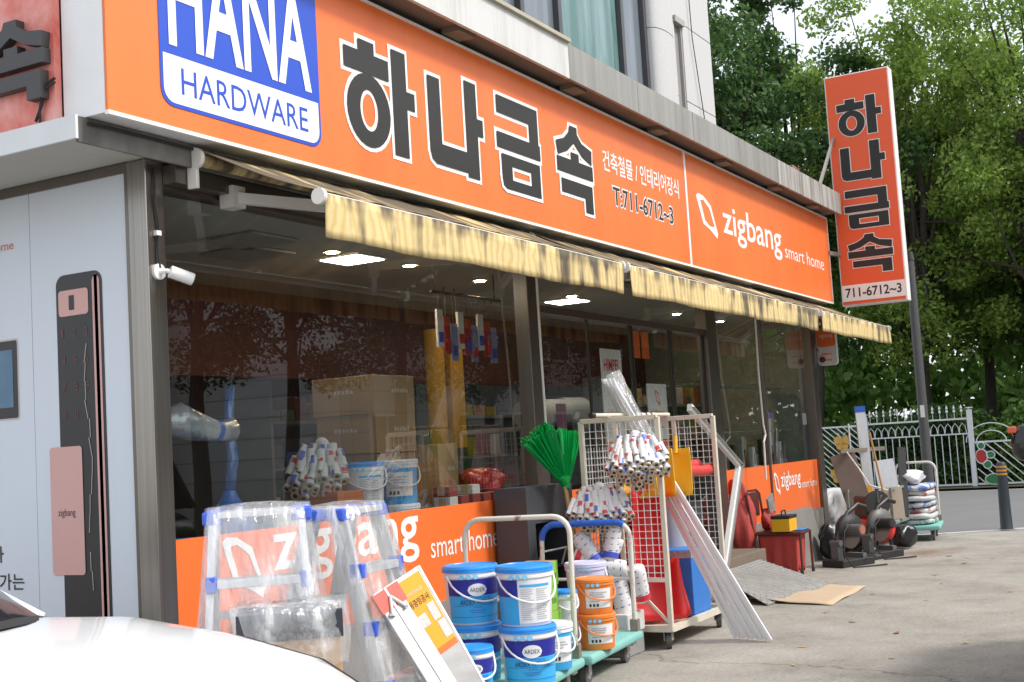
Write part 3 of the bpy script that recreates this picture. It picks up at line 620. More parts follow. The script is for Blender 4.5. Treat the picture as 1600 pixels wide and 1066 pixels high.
P2 = trolley('teal platform trolley carrying orange pails, blue tape round its handle', (8.29,-1.12), R(6), 1.06, .76, .95, wrap=BTAPE)

SKYB = mat('label_sky_blue', (.045,.42,.83), .4, var=.05, scale=3); NAVY = mat('label_navy', (.022,.025,.30), .4, var=.06); LIDB = mat('lid_blue', (.03,.30,.80), .35, var=.05); PAILW = mat('pail_white', (.80,.80,.82), .4, var=.03)
def pail(label, c, r, h, body, lid, face, style='band', lid2=None, grp=None, hcol=None):
    """plastic pail: tapered body, ridged rim and lid, wire handle; face = angle of the printed side"""
    x, y, z = c; t = thing('pail', label, 'pail', c, grp)
    rb = r*.86; rad = lambda q: rb+(r*.96-rb)*q
    m = MB(); m.lathe([(rb*.97,0),(rb,.006),(rad(.8),h*.80)], c, 36); m.build('body', body, t, True)
    m = MB(); m.lathe([(rad(.8),h*.80),(r*.99,h*.805),(r*.99,h*.845),(r*.975,h*.85),(r*.975,h*.89)], c, 36, False); m.build('rim', lid2 or PAILW, t, True)
    m = MB(); pr = [(r*.97,h*.885),(r*1.015,h*.89),(r*1.015,h*.915),(r*.995,h*.92),(r*.995,h*.93),(r*1.01,h*.935),(r*1.01,h*.965),(r*.98,h*.975),(r*.97,h*.995),(r*.90,h),(r*.88,h*.985),(1e-3,h*.985)]
    m.lathe(pr, c, 36, False); m.build('lid', lid, t, True)
    e = .0022; cc = (x, y)
    def lab(q0, q1, mt, nm, a0, a1, k=1):
        m = MB(); patch(m, cc, rad(q0)+e*k, a0, a1, z+h*q0, z+h*q1, 14, rad(q1)+e*k); return m.build(nm, mt, t, True)
    if style == 'band':
        lab(.50,.78,NAVY,'label',face-1.25,face+1.25); lab(.04,.50,SKYB,'label',face-1.25,face+1.25)
        m = MB(); rr = rad(.6)+e*2; w_ = .056*r/.16; us = np.linspace(-w_*.999, w_*.999, 15)
        m.grid([[(x+rr*math.cos(face+u_/rr), y+rr*math.sin(face+u_/rr), z+h*.60+sg*w_*.62*math.sqrt(max(0,1-(u_/w_)**2))) for u_ in us] for sg in (-1,1)]); m.build('badge', PAILW, t)
        m = MB(); wrap_text(m, 'ARDEX', cc, rad(.6)+e*3, face, z+h*.568, .086*r/.16, .068*h, .0); m.build('lettering', BLACK, t)
        m = MB(); wrap_text(m, 'ARDEX WPM 003', cc, rad(.38)+e*3, face, z+h*.355, .205*r/.16, .078*h, .0); m.build('lettering', mat('print_navy', (.01,.015,.10)), t)
        m = MB()
        for q, w in ((.46,.17),(.30,.06),(.25,.11),(.21,.09)): patch(m, cc, rad(q)+e*3, face-w/r*.5, face+w/r*.5, z+h*q, z+h*q+.004, 8)
        m.build('fine_print', mat('print_fine', (.04,.2,.5)), t)
        m = MB(); patch(m, cc, rad(.345)+e*2.5, face-1.0, face+1.0, z+h*.335, z+h*.34, 10); patch(m, cc, rad(.14)+e*2.5, face-1.2, face+1.2, z+h*.14, z+h*.146, 10); m.build('rule_line', NAVY, t)
    if style in ('sheet', 'band_sheet'):
        if style == 'band_sheet': lab(.50,.78,NAVY,'label',face-1.6,face-.35); lab(.04,.50,SKYB,'label',face-1.6,face-.35)
        a0, a1 = (face-.35, face+1.0); lab(.06,.77,PAILW,'label',a0,a1,2)
        lab(.66,.70,SKYB,'label',a0+.08,a1-.08,3)
        m = MB()
        for q in np.arange(.12,.62,.035):
            for s0, s1 in ((.1,.62),(.68,1.25)): patch(m, cc, rad(q)+e*3, a0+s0, a0+s0+(s1-s0)*random.uniform(.6,.97), z+h*q, z+h*q+.0035, 6)
        m.build('fine_print', mat('print_grey', (.42,.43,.46)), t)
    if style == 'label':
        lab(.18,.72,PAILW,'label',face-.75,face+.75)
        m = MB()
        for q in (.60,.54,.48,.36): patch(m, cc, rad(q)+e*2, face-.5, face+random.uniform(0,.5), z+h*q, z+h*q+.006, 6)
        m.build('fine_print', mat('print_grey', (.42,.43,.46)), t)
        m = MB()
        for k in range(3): patch(m, cc, rad(.25)+e*2, face-.55+.2*k, face-.43+.2*k, z+h*.22, z+h*.30, 3)
        m.build('hazard_marks', BLACK, t)
    # wire handle drooping over the printed side
    hp = []
    for k in range(15):
        s = k/14*2-1; a = face+.35+s*1.5; hp.append((x+(r*1.05)*math.cos(a), y+(r*1.05)*math.sin(a), z+h*.84-h*.44*(1-s*s)**.8))
    m = MB(); m.tube(hp, .0055, 6); m.build('handle', hcol or PAILW, t, True)
    # round lugs on the rim
    m = MB()
    for k in (-1,0,1):
        a = face-.3+.24*k; p = Vector((x+r*.995*math.cos(a), y+r*.995*math.sin(a), z+h*.825)); m.cyl(p, p+Vector((math.cos(a),math.sin(a),0))*.006, .014*r/.16, n=14)
    m.build('rim_lug', mat('lug_blue', (.25,.62,.9), .4), t, True)
    return t
FACE = R(-141)   # towards the street corner
h = .33
zt_ = .2
GP = 'pails of waterproofing membrane'
pail('lower blue pail with navy band, squeezed behind the small pail', (6.35,-.92,zt_), .162, h, PAILW, LIDB, FACE+.1, grp=GP)
pail('lower blue pail with navy band and drooping white handle, under the instruction sheet pail', (6.33,-1.285,zt_), .162, h, PAILW, LIDB, FACE-.05, grp=GP)
pail('upper blue pail with printed navy band, beside the yellow labelled pack', (6.35,-.92,zt_+h), .162, h, PAILW, LIDB, FACE+.1, grp=GP)
pail('upper blue-lidded pail with large white instruction sheet', (6.33,-1.285,zt_+h), .162, h, PAILW, LIDB, FACE-.1, 'band_sheet', grp=GP)
pail('small blue pail with white rim standing before the stacked pails', (5.93,-1.16,zt_), .115, .27, PAILW, LIDB, FACE, grp=GP)
pail('sky blue pail with white lid at the foot of the chipped handle', (6.80,-1.19,zt_), .125, .27, SKYB, PAILW, FACE+.2, 'label', grp=GP)
ORP = mat('orange_pail', (.85,.26,.05), .4, var=.05); LIL = mat('lilac_pail', (.60,.62,.82), .4, var=.04); GRYP = mat('grey_pail', (.12,.125,.14), .45, var=.08)
GO = 'pails on the taped-handle trolley'
pail('lower orange pail with white hazard label', (7.53,-1.13,zt_), .128, .225, ORP, ORP, FACE, 'label', ORP, GO, ORP)
pail('upper orange pail with white hazard label and orange handle', (7.53,-1.13,zt_+.225), .128, .225, ORP, ORP, FACE, 'label', ORP, GO, ORP)
pail('lower lilac pail behind the orange pails', (7.84,-.92,zt_), .14, .26, LIL, LIL, FACE, 'none', LIL, GO)
pail('upper lilac pail with flat lid behind the orange pails', (7.84,-.92,zt_+.26), .14, .26, LIL, LIL, FACE, 'none', LIL, GO)
pail('small dark grey pail under a small white pail', (7.29,-1.03,zt_), .085, .20, GRYP, GRYP, FACE, 'none', GRYP, GO)
pail('small white pail with blue lid on the dark grey pail', (7.29,-1.03,zt_+.20), .085, .20, PAILW, LIDB, FACE, 'none', PAILW, GO)
LIME = mat('lime_carton', (.22,.48,.06), .6, var=.1); KR = mat('carton_brown', (.45,.30,.17), .8, var=.1)
for k, dx in enumerate((0,.012,-.01,.006)):
    m = MB(); a = R(9); u = Vector((math.cos(a),math.sin(a),0)); v = Vector((-u.y,u.x,0)); c = Vector((7.04+dx,-.985,zt_+.075+k*.1502))
    t = thing('carton', ['bottom lime green carton of the stack behind the chipped trolley handle','second lime green carton of the stack behind the chipped trolley handle','third lime green carton of the stack behind the chipped trolley handle','topmost lime green carton with brown lid, behind the chipped trolley handle'][k], 'carton', tuple(c-Vector((0,0,.075))))
    m.obox(c, u*.095, v*.10, (0,0,.074)); m.build('carton_body', LIME, t, bevel=.003)
    m = MB(); m.obox(c+Vector((0,0,.0745)), u*.094, v*.099, (0,0,.0004)); m.build('carton_top', KR, t)
    m = MB(); fine_print(m, c - u*.06 - v*.1005 - Vector((0,0,.03)), u, Vector((0,0,1)), .12, .045, 4); m.build('carton_print', mat('print_dgreen', (.05,.16,.02)), t)

# ---------------------------------------------------------------- step ladders wrapped in film
BCAP = mat('blue_cap', (.05,.12,.62), .4, var=.05)
def ladder(label, c, yaw, H=1.28, wt=.38, wb=.52, dep=.62, n=4):
    t = thing('step_ladder', label, 'ladder', (c[0],c[1],0), 'film-wrapped aluminium step ladders')
    ux = Vector((math.cos(yaw), math.sin(yaw), 0)); uf = Vector((ux.y, -ux.x, 0)); c = Vector((*c, 0)); Zv = Vector((0,0,1))
    for s, nm in ((1,'front'),(-1,'rear')):
        for k in (-1,1):
            a = c + ux*k*wt/2 + uf*.07*s + Zv*H; b = c + ux*k*wb/2 + uf*(.07+dep*.5)*s + Zv*.02
            m = MB(); m.bar(a, b, .032, .078, up=uf); m.build('rail', ALU, t)
            m = MB(); m.bar(b, b-Zv*.02+Vector((0,0,.0)), .07, .036, up=ux); m.build('foot', BCAP, t)
            m = MB(); m.obox(a+Zv*.0, ux*.045, uf*.05, Zv*.03); m.build('corner_cap', BCAP, t, bevel=.01)
    m = MB(); m.obox(c+Zv*(H+.012), ux*(wt/2-.02), uf*.125, Zv*.014); m.build('top_step', ALU, t, bevel=.004)
    for j in range(1, n+1):
        q = j/(n+.6); w = wt+(wb-wt)*q; cz = H*(1-q); f = .07+dep*.5*q
        m = MB(); m.obox(c+uf*f+Zv*cz, ux*(w/2-.01), uf*.06, Zv*.019); st = m.build('step', ALU, t, bevel=.003)
        for k in (-1,1): m = MB(); m.obox(c+uf*(f+.03)+Zv*cz+ux*k*(w/2-.005), ux*.025, uf*.035, Zv*.034); m.build('step_cap', BCAP, st, bevel=.006)
    m = MB()
    for j in (1,2): q = .35*j; m.bar(c+ux*(-(wt+(wb-wt)*q)/2)-uf*(.07+dep*.5*q)+Zv*H*(1-q), c+ux*((wt+(wb-wt)*q)/2)-uf*(.07+dep*.5*q)+Zv*H*(1-q), .03)
    m.build('rear_brace', ALU, t)
    # loose polythene bag over the ladder
    m = MB(); P = []; N = 40; rg = random.Random(int(abs(c.x*100)))
    ph = [rg.uniform(0,6) for _ in range(6)]
    for j in range(15):
        q = j/14; z = H+.045-q*(H*.86); w = (wt+(wb-wt)*q)/2+.035+.03*q; d_ = .13+(dep*.5)*q*.98
        row = []
        for i in range(N+1):
            a = 2*math.pi*i/N; ca, sa = math.cos(a), math.sin(a); e = .32
            k = 1 + (.05*math.sin(5*a+ph[0]+3*q)+.045*math.sin(9*a+ph[1]-6*q)+.03*math.sin(15*a+ph[2]+9*q))*(.4+q)
            row.append(c + ux*(w*k*math.copysign(abs(ca)**e, ca)) + uf*(d_*k*math.copysign(abs(sa)**e, sa)) + Zv*(z+.02*math.sin(7*a+ph[3])*q))
        P.append(row)
    m.grid([[c+Zv*(H+.06)+(p-c-Zv*(H+.045))*.2 for p in P[0]]] + P); m.build('plastic_wrap', FILM, t, 'all')
    return t
ladder('film-wrapped aluminium step ladder with blue caps facing the parked car', (4.44,-1.0), R(-52))
ladder('film-wrapped aluminium step ladder leaning towards the yellow labelled pack', (5.17,-.93), R(8), 1.24)
# dark box in film
t = thing('wrapped_box', 'dark navy box bagged in clear film between car and ladder', 'box', (4.2,-1.55,0))
u = Vector((math.cos(R(-50)), math.sin(R(-50)), 0)); v = Vector((-u.y, u.x, 0)); c = Vector((4.16,-1.38,0))
m = MB(); m.obox(c+Vector((0,0,.40)), u*.20, v*.14, (0,0,.40)); m.build('lower_carton', CARD, t, bevel=.004)
m = MB(); m.obox(c+Vector((0,0,.855)), u*.21, v*.15, (0,0,.055)); m.build('dark_box', mat('navy_box', (.025,.03,.045), .35, var=.2), t, bevel=.004)
m = MB(); P = []
for j in range(6):
    q = j/5; P.append([c + u*(.235*(1+.05*math.sin(4*a+j)))*math.copysign(abs(math.cos(a))**.5, math.cos(a)) + v*(.175*(1+.06*math.sin(5*a+2*j)))*math.copysign(abs(math.sin(a))**.5, math.sin(a)) + Vector((0,0,.93-.24*q+.012*math.sin(6*a))) for a in np.linspace(0,2*math.pi,33)])
P.insert(0, [c+Vector((0,0,.94))+(p-c-Vector((0,0,.93)))*.3 for p in P[0]]); m.grid(P); m.build('plastic_wrap', FILM, t, 'all')

# flat packed hinge and threshold strips leaning on the ladders
def flat_pack(label, top, bot, w, th, name='flat_pack'):
    a, b = Vector(top), Vector(bot); d = (b-a); L = d.length; d.normalize(); sd = Vector((.93,-.36,0)); sd = (sd-d*sd.dot(d)).normalized(); nn = sd.cross(d)
    if nn.y > 0: nn = -nn
    t = thing(name, label, 'packaged strips', (b.x,b.y,0)); return t, a, d, sd, nn, L
SILV = m_streak('silver_sleeve', (.62,.62,.62), (.50,.50,.50), (3,3,9), .35, .65, .3, .5)
YEL = mat('yellow_label', (.78,.34,.015), .45, var=.05)
t, a, d, sd, nn, L = flat_pack('silver flat pack with yellow printed label leaning beside the blue pails', (5.26,-1.20,.92), (5.50,-1.58,.01), .19, .03)
m = MB(); m.obox(a+d*L/2, sd*.098, d*L/2, nn*.014); m.build('sleeve', SILV, t, bevel=.004)
m = MB(); m.obox(a+d*.22+nn*.0155, sd*.082, d*.20, nn*.001); lb = m.build('label', YEL, t)
m = MB(); m.obox(a+d*.405+nn*.0155, sd*.082, d*.016, nn*.0012); m.build('label_edge', ORANGE2, lb)
m = MB(); put_text(m, '용중밍공사', a+d*.165-sd*.07+nn*.018, sd, -d, .135, .038, .012); m.build('lettering', BLACK, lb)
m = MB(); fine_print(m, a+d*.105-sd*.07+nn*.018, sd, -d, .12, .022, 9); m.build('fine_print', mat('pale_orange', (.95,.45,.25)), lb)
m = MB(); m.obox(a+d*.225+sd*.045+nn*.0175, sd*.024, d*.045, nn*.0008); m.obox(a+d*.325+sd*.055+nn*.0175, sd*.024, d*.045, nn*.0008); m.obox(a+d*.24-sd*.035+nn*.0175, sd*.028, d*.032, nn*.0008); m.build('picture', mat('label_picture', (.55,.54,.52), .5, var=.3, scale=60), lb)
for k in (-1,1):
    m = MB(); m.obox(a+d*L/2+sd*.099*k, sd*.006, d*L/2, nn*.016); m.build('edge_strip', WPRINT, t)
t, a, d, sd, nn, L = flat_pack('silver flat pack with red card and two loose bolts, beside the yellow label', (5.05,-1.22,.88), (5.27,-1.66,.01), .16, .03)
m = MB(); m.obox(a+d*L/2, sd*.075, d*L/2, nn*.014); m.build('sleeve', SILV, t, bevel=.004)
m = MB(); m.obox(a+d*.055+nn*.0155, sd*.085, d*.05, nn*.001); m.build('red_card', mat('red_card', (.70,.10,.07), .5), t)
for s in (-1,1):
    p = a+d*.05+nn*.022; q = p+d*.085+sd*.05*s
    m = MB(); m.cyl(p, q, .009, n=10); m.cyl(q-(q-p)*.12, q, .017, n=6); m.build('bolt', ALU, t, True)
m = MB(); m.obox(a+d*L/2+nn*.016, sd*.006, d*L/2, nn*.003); m.build('edge_strip', WPRINT, t)

# ---------------------------------------------------------------- dark cabinet, brooms
t = thing('grey_cabinet', 'dark grey metal cabinet with open black niche below the shop window', 'cabinet', (8.4,-.25,0))
GREYC = mat('cabinet_grey', (.055,.06,.07), .5, 0, var=.08)
m = MB(); m.box(8.20,8.95,-.30,-.035,.0,.30); m.box(8.20,8.95,-.30,-.035,.95,1.22); m.box(8.20,8.32,-.30,-.035,.30,.95); m.box(8.85,8.95,-.30,-.035,.30,.95); m.box(8.32,8.85,-.07,-.035,.30,.95); m.build('cabinet_body', GREYC, t)
m = MB(); m.box(8.33,8.84,-.28,-.071,.60,.615); m.build('shelf', GREYC, t)
m = MB(); m.tube([(8.36,-.27,.61),(8.36,-.315,.74),(8.76,-.315,.74),(8.76,-.27,.61)],.008,6); m.build('wire_rail', WHITE, t, True)
GRNB = mat('broom_green', (.0,.36,.07), .35, var=.25, scale=14); WOODH = mat('broom_wood', (.50,.29,.12), .5, var=.15, scale=8)
def broom(label, base, tip, spread, n=230):
    a, b = Vector(base), Vector(tip); d = (b-a); L = d.length; dn = d.normalized(); sx = Vector((.86,-.5,0)); sx = (sx-dn*sx.dot(dn)).normalized(); sy = dn.cross(sx)
    t = thing('green_broom', label, 'broom', (a.x,a.y,0), 'bright green brooms')
    m = MB(); rg = random.Random(int(a.x*1000))
    for k in range(n):
        u_, v_ = rg.uniform(-1,1), rg.uniform(-1,1); p = a+sx*u_*.03+sy*v_*.02; q = b+sx*u_*spread+sy*v_*spread*.45+dn*rg.uniform(-.02,.03); mid = (p+q)/2+sx*rg.uniform(-.006,.006)
        m.bar(p, mid, .0065, .0045); m.bar(mid, q, .008, .004)
    m.build('bristles', GRNB, t)
    m = MB(); m.cyl(a-dn*.06, a+dn*.03, .032, .036, n=12); m.build('ferrule', GRNB, t, True)
    foot = Vector((a.x+.10, a.y-.12, .01)); m = MB(); m.cyl(foot, a-dn*.05, .0125, n=10); m.build('broom_handle', WOODH, t, True)
broom('bright green broom tilted away from the mullion above the grey cabinet', (8.55,-.42,1.27), (8.20,-.42,1.60), .125)
broom('bright green broom standing upright beside the mullion', (8.62,-.42,1.25), (8.70,-.42,1.60), .10)
m = MB(); P = [(8.75,-.46,1.22),(9.02,-.62,.62)]; t = thing('straw_broom', 'old straw broom with wooden handle between cabinet and mesh cage', 'broom', (9.0,-.6,0))
m.cyl((8.74,-.45,1.16),(8.95,-.60,.78),.015,n=10); m.build('broom_handle', WOODH, t, True)
m = MB(); rg = random.Random(4)
for k in range(110): p = Vector((8.93+rg.uniform(-.03,.03),-.58+rg.uniform(-.02,.02),.80)); m.bar(p, (8.98+rg.uniform(-.12,.12),-.64+rg.uniform(-.06,.06),.02+rg.uniform(0,.05)), .006, .005)
m.build('straw', mat('straw', (.36,.23,.10), .8, var=.3, scale=10), t)

# ---------------------------------------------------------------- mesh roll cage with its goods
CG = thing('roll_cage', 'cream mesh roll cage on casters, hung with bundles of roller sleeves', 'roll cage', (9.2,-.85,0))
cx0, cx1, cy0, cy1, zb_, zt2 = 8.67, 9.83, -1.17, -.55, .15, 1.68
for x in (cx0, cx1):
    for y in (cy0, cy1):
        m = MB(); m.bar((x,y,zb_-.02),(x,y,zt2),.036,.036,up=(1,0,0)); m.build('upright', CREAM, CG, bevel=.004)
    m = MB(); m.bar((x,cy0,zt2),(x,cy1,zt2),.036); m.build('top_rail', CREAM, CG, bevel=.004)
    m = MB(); m.bar((x,cy0+.018,.50),(x,cy1-.018,.50),.03); m.build('cross_rail', CREAM, CG)
    m = MB(); m.bar((x,(cy0+cy1)/2+.03,.5),(x,(cy0+cy1)/2+.03,zt2),.03,.03,up=(1,0,0)); m.build('middle_upright', CREAM, CG)
    m = MB()
    for y in np.arange(cy0+.05,cy1-.01,.05): m.bar((x,y,.51),(x,y,zt2-.015),.0045,.0045,up=(1,0,0))
    for z in np.arange(.55,zt2-.03,.05): m.bar((x+.004,cy0+.016,z),(x+.004,cy1-.016,z),.0045)
    m.build('wire_mesh', WHITE, CG)
    m = MB(); m.bar((x,cy0+.02,.20),(x,cy0+.30,.49),.018); m.build('diagonal_brace', CREAM, CG)
m = MB()
for y in np.arange(cy1-.0,cy1+.001,.05):
    for x in np.arange(cx0+.05,cx1-.02,.05): m.bar((x,y,.51),(x,y,zt2-.2),.0045,.0045,up=(1,0,0))
    for z in np.arange(.55,zt2-.2,.05): m.bar((cx0+.016,y+.004,z),(cx1-.016,y+.004,z),.0045)
m.build('wire_mesh', WHITE, CG)
m = MB()
for y in (cy0, cy1): m.bar((cx0,y,zb_),(cx1,y,zb_),.04,.045)
for x in (cx0, cx1): m.bar((x,cy0,zb_),(x,cy1,zb_),.04,.045)
m.obox(((cx0+cx1)/2,(cy0+cy1)/2,zb_-.01),((cx1-cx0)/2-.02,0,0),(0,(cy1-cy0)/2-.02,0),(0,0,.008)); m.build('base_frame', CREAM, CG)
for x in (cx0+.06, cx1-.06):
    for y in (cy0+.05, cy1-.05): caster(CG, (x,y,.062), .062, R(25))
m = MB(); m.cyl((cx0-.25,-.78,zt2+.035),(cx1+.02,-.78,zt2+.035),.016,n=12); m.build('hanging_bar', CREAM, CG, True)
m = MB(); m.cyl((cx0-.30,-.78,zt2+.035),(cx0-.245,-.78,zt2+.035),.021,n=12); m.build('bar_grip', BLACK, CG, True)
for k in range(9):
    m = MB(); x = cx0+.42+k*.052; m.cyl((x,-.78,zt2+.035),(x+.026,-.78,zt2+.035),.0185,n=12); m.build('tape_band', BLACK if k % 2 else WPRINT, CG, True)

# bundles of paint-roller sleeves: white fleece, red and blue printed wrap, cardboard core
FLEECE = mat('fleece_white', (.74,.73,.72), .9, var=.08, scale=40, bump=.3, bscale=150); CORE = mat('core_card', (.55,.42,.26), .8); REDW = mat('wrap_red', (.66,.03,.04), .5, var=.05); BLUW = mat('wrap_blue', (.06,.10,.55), .5, var=.05)
def sleeve_mesh(kind, L=.17, r=.023):
    m = MB(); m.cur = 0; m.cyl((0,0,0),(0,0,-L),r,n=12,cap=False)
    m.add([(r*math.cos(2*math.pi*k/12), r*math.sin(2*math.pi*k/12), 0) for k in range(12)], [tuple(range(12))])
    m.cur = 1; rr = r*1.03; z0, z1 = ((-.03,-.075), (-.11,-.15), (-.015,-.05))[kind]
    n = 12; m.add([(rr*math.cos(2*math.pi*k/n), rr*math.sin(2*math.pi*k/n), z) for z in (z0, z1) for k in range(4)], [(k,k+1,4+k+1,4+k) for k in range(3)])
    m.cur = 2; m.add([(rr*math.cos(2*math.pi*(k+5)/n), rr*math.sin(2*math.pi*(k+5)/n), z) for z in (z0+.01, z1-.012) for k in range(3)], [(k,k+1,3+k+1,3+k) for k in range(2)])
    m.cur = 3; m.add([(r*.94*math.cos(-2*math.pi*k/12), r*.94*math.sin(-2*math.pi*k/12), -L-.0005) for k in range(12)], [tuple(range(12))])
    m.cur = 4; m.add([(r*.5*math.cos(-2*math.pi*k/12), r*.5*math.sin(-2*math.pi*k/12), -L-.001) for k in range(12)], [tuple(range(12))])
    o = m.build('sleeve_proto', [FLEECE, REDW, BLUW, CORE, BLACK], None, True); me = o.data; bpy.data.objects.remove(o); return me
SLV = [sleeve_mesh(0,.14,.029), sleeve_mesh(1,.155,.031), sleeve_mesh(2,.13,.027)]
def bundle(label, c, n, spread, down, out, sc=1, name='sleeve_bundle'):
    """sleeves tied at the top and fanning out downwards and towards the street"""
    t = thing(name, label, 'bundle', c, 'bundles of paint roller sleeves'); rg = random.Random(int(c[0]*977+c[2]*131)); c = Vector(c)
    m = MB(); m.sphere((0,0,-.01), .05*sc, 10); 
    k = m.build('tie', FLEECE, None, True); k.parent = t
    # hexagonal packing over an oval facing the street; upper sleeves hang down, lower ones point outwards
    rv = Vector((.4878,-.8709,0)); fv = Vector((-.87,-.48,0)); k = 0; dz = .046*sc; j = 0
    while j*dz < down*1.9:
        z = -j*dz; q = (j*dz)/(down*1.9); half = spread*math.sqrt(max(.05, 1-(2*q-.9)**2*.8))
        x = -half + (j % 2)*.028*sc
        while x <= half:
            p = rv*(x+rg.uniform(-.007,.007)) + fv*(out*(.15+.85*math.sin(math.pi*min(1,q*.8+.15)))*math.sqrt(max(.1,1-(x/half)**2*.7))) + Vector((0,0,z+rg.uniform(-.01,.01)))
            o = bpy.data.objects.new('roller_sleeve', SLV[rg.randrange(3)]); C.objects.link(o); o.parent = t; o.location = p
            d = (rv*(x/half*.32+rg.uniform(-.16,.16)) + fv*(.30+1.1*q+rg.uniform(-.15,.2)) + Vector((0,0,-1.0+.55*q))).normalized()
            o.rotation_mode = 'QUATERNION'; o.rotation_quaternion = (-d).to_track_quat('Z','Y') @ Euler((0,0,rg.uniform(0,6.3))).to_quaternion(); s = sc*rg.uniform(.88,1.08); o.scale = (s,s,s)
            x += .057*sc
        j += 1
bundle('bundle of white roller sleeves with red and blue wraps high on the mesh cage', (8.60,-1.02,1.56), 46, .185, .185, .15, .84)
bundle('bundle of white roller sleeves fanned over the blue-taped trolley handle', (8.52,-.74,1.20), 40, .20, .16, .14, .84)
def big_roll(label, a, b, r):
    a, b = Vector(a), Vector(b); t = thing('roller_pack', label, 'roller pack', tuple(a), 'large wrapped roller packs'); d = (b-a).normalized(); L = (b-a).length
    m = MB(); N = 10; m.tube([a+d*L*k/N for k in range(N+1)], [r*(.9 if k in (0,N) else 1+.03*math.sin(k*2)) for k in range(N+1)], 14); m.build('fleece', FLEECE, t, 'all')
    m = MB(); x = d.orthogonal().normalized(); y = d.cross(x)
    m.tube([a+d*L*k/40+(x*math.cos(k*.9)+y*math.sin(k*.9))*r*1.0 for k in range(2,39)], .004, 4); m.build('blue_thread', BLUW, t)
    m = MB(); m.cyl(a+d*L*.06, a+d*L*.22, r*1.03, n=14, cap=False); m.build('printed_wrap', REDW if int(a.x*1000) % 3 == 0 else (BLUW if int(a.x*1000) % 3 == 1 else FLEECE), t, True)
rg = random.Random(12)
for k in range(11):
    a = Vector((8.45+rg.uniform(-.09,.07), -.78+rg.uniform(-.26,.22), .36+.055*k*.8)); qa = rg.uniform(-.5,2.2); d = (Vector((.4878,-.8709,0))*math.cos(qa)+Vector((0,0,1))*math.sin(qa)+Vector((.87,.48,0))*rg.uniform(-.3,.3)).normalized()
    big_roll('large white roller pack '+['at the bottom of the heap','with red wrap low in the heap','jammed sideways in the heap','lying across the heap','leaning on the cage mesh','tilted towards the pails','under the fanned sleeves','poking upward from the heap','resting on the pack below','near the top of the heap','on top of the heap'][k]+' between trolley and cage', tuple(a-d*.13), tuple(a+d*.13), rg.uniform(.055,.07))
m = MB(); m.box(8.30,8.60,-1.0,-.45,.16,.30); t = m.build('crate', mat('crate_white', (.6,.6,.6), .5), None, bevel=.01); tag(t, 'low white crate under the large roller packs', 'crate')
m = MB(); m.box(8.31,8.59,-.99,-.46,0,.159); tag(m.build('crate', mat('crate_grey', (.3,.3,.3), .5), None, bevel=.01), 'grey crate on the ground carrying the white crate', 'crate')

# goods inside the cage
REDP = mat('red_plastic', (.66,.02,.02), .35, var=.08); YELP = mat('yellow_plastic', (.80,.42,.02), .4, var=.1)
def scoop(label, c, yaw, tilt, w, L, mt, name, cat, grp):
    t = thing(name, label, cat, c, grp); m = MB(); P = []
    for j in range(9):
        s = j/8; row = []
        for i in range(9):
            q = i/8*2-1; row.append((q*w/2*(1-.12*s), .10*(q*q)*-1 + .05*math.sin(s*2), s*L))
        P.append(row)
    m.grid(P); o = m.build('blade', mt, None, True, solid=.006); o.parent = t
    m = MB(); m.cyl((0,.03,L*.9),(0,.05,L+.10),.016,n=10); o = m.build('socket', mt, None, True); o.parent = t
    t.rotation_euler = (tilt, 0, yaw)
for k in range(4): scoop(['front red snow shovel blade leaning in the roll cage','second red snow shovel blade leaning in the roll cage','third red snow shovel blade leaning in the roll cage','rearmost red snow shovel blade leaning in the roll cage'][k], (8.90+.07*k,-.98+.02*k,.17), R(-62+4*k), R(-14), .40, .44, REDP, 'snow_shovel', 'shovel', 'red snow shovel blades')
for k in range(3): scoop(['red upright scoop against the mesh of the cage','second red upright scoop against the mesh of the cage','third red upright scoop against the mesh of the cage'][k], (8.80+.06*k,-1.00+.10*k,.52), R(-70+6*k), R(-3), .26, .66, REDP, 'red_scoop', 'scoop', 'red scoops standing in the cage')
for k in range(3): scoop(['yellow scoop blade hanging inside the cage mesh','second yellow scoop blade hanging inside the cage mesh','yellow scoop blade poking out beside the white tubes'][k], (8.82+.13*k,-.92-.10*k,1.08), R(-60-10*k), R(-5), .28, .36, YELP, 'yellow_scoop', 'scoop', 'yellow scoops in the cage')
t = thing('blue_crate', 'blue printed box standing on the floor of the roll cage', 'box', (9.42,-.98,.165))
m = MB(); m.box(9.22,9.58,-1.14,-.84,.165,.66); m.build('box_body', mat('blue_carton', (.025,.17,.55), .45, var=.15, scale=9), t, bevel=.006)
m = MB(); m.box(9.215,9.585,-1.1435,-.8365,.60,.655); m.build('printed_band', mat('band_grey', (.35,.38,.42), .5, var=.5, scale=40), t)
t = thing('clear_bag', 'clear bag of small green and red items beside the blue box', 'bag', (9.68,-1.03,.165))
m = MB(); m.sphere((9.68,-1.03,.33),.13,14,1.2); m.build('bag_film', FILM, t, 'all')
for k, mt in enumerate((mat('item_green', (.02,.35,.15)), REDP, YELP, WPRINT)):
    m = MB(); m.obox((9.66+.02*k,-1.05+.02*k,.25+.05*k),(.06,.02,0),(-.006,.02,0),(0,0,.012)); m.build('packed_item', mt, t)
t = thing('vinyl_roll', 'grey translucent vinyl roll standing in the cage', 'roll', (9.62,-.84,.17))
m = MB(); m.cyl((9.62,-.84,.165),(9.62,-.84,1.19),.13,n=26); m.build('roll', mat('grey_vinyl', (.46,.48,.50), .3, var=.1), t, True)
m = MB(); m.cyl((9.62,-.84,1.1905),(9.62,-.84,1.195),.05,n=16); m.build('core', BLACK, t, True)
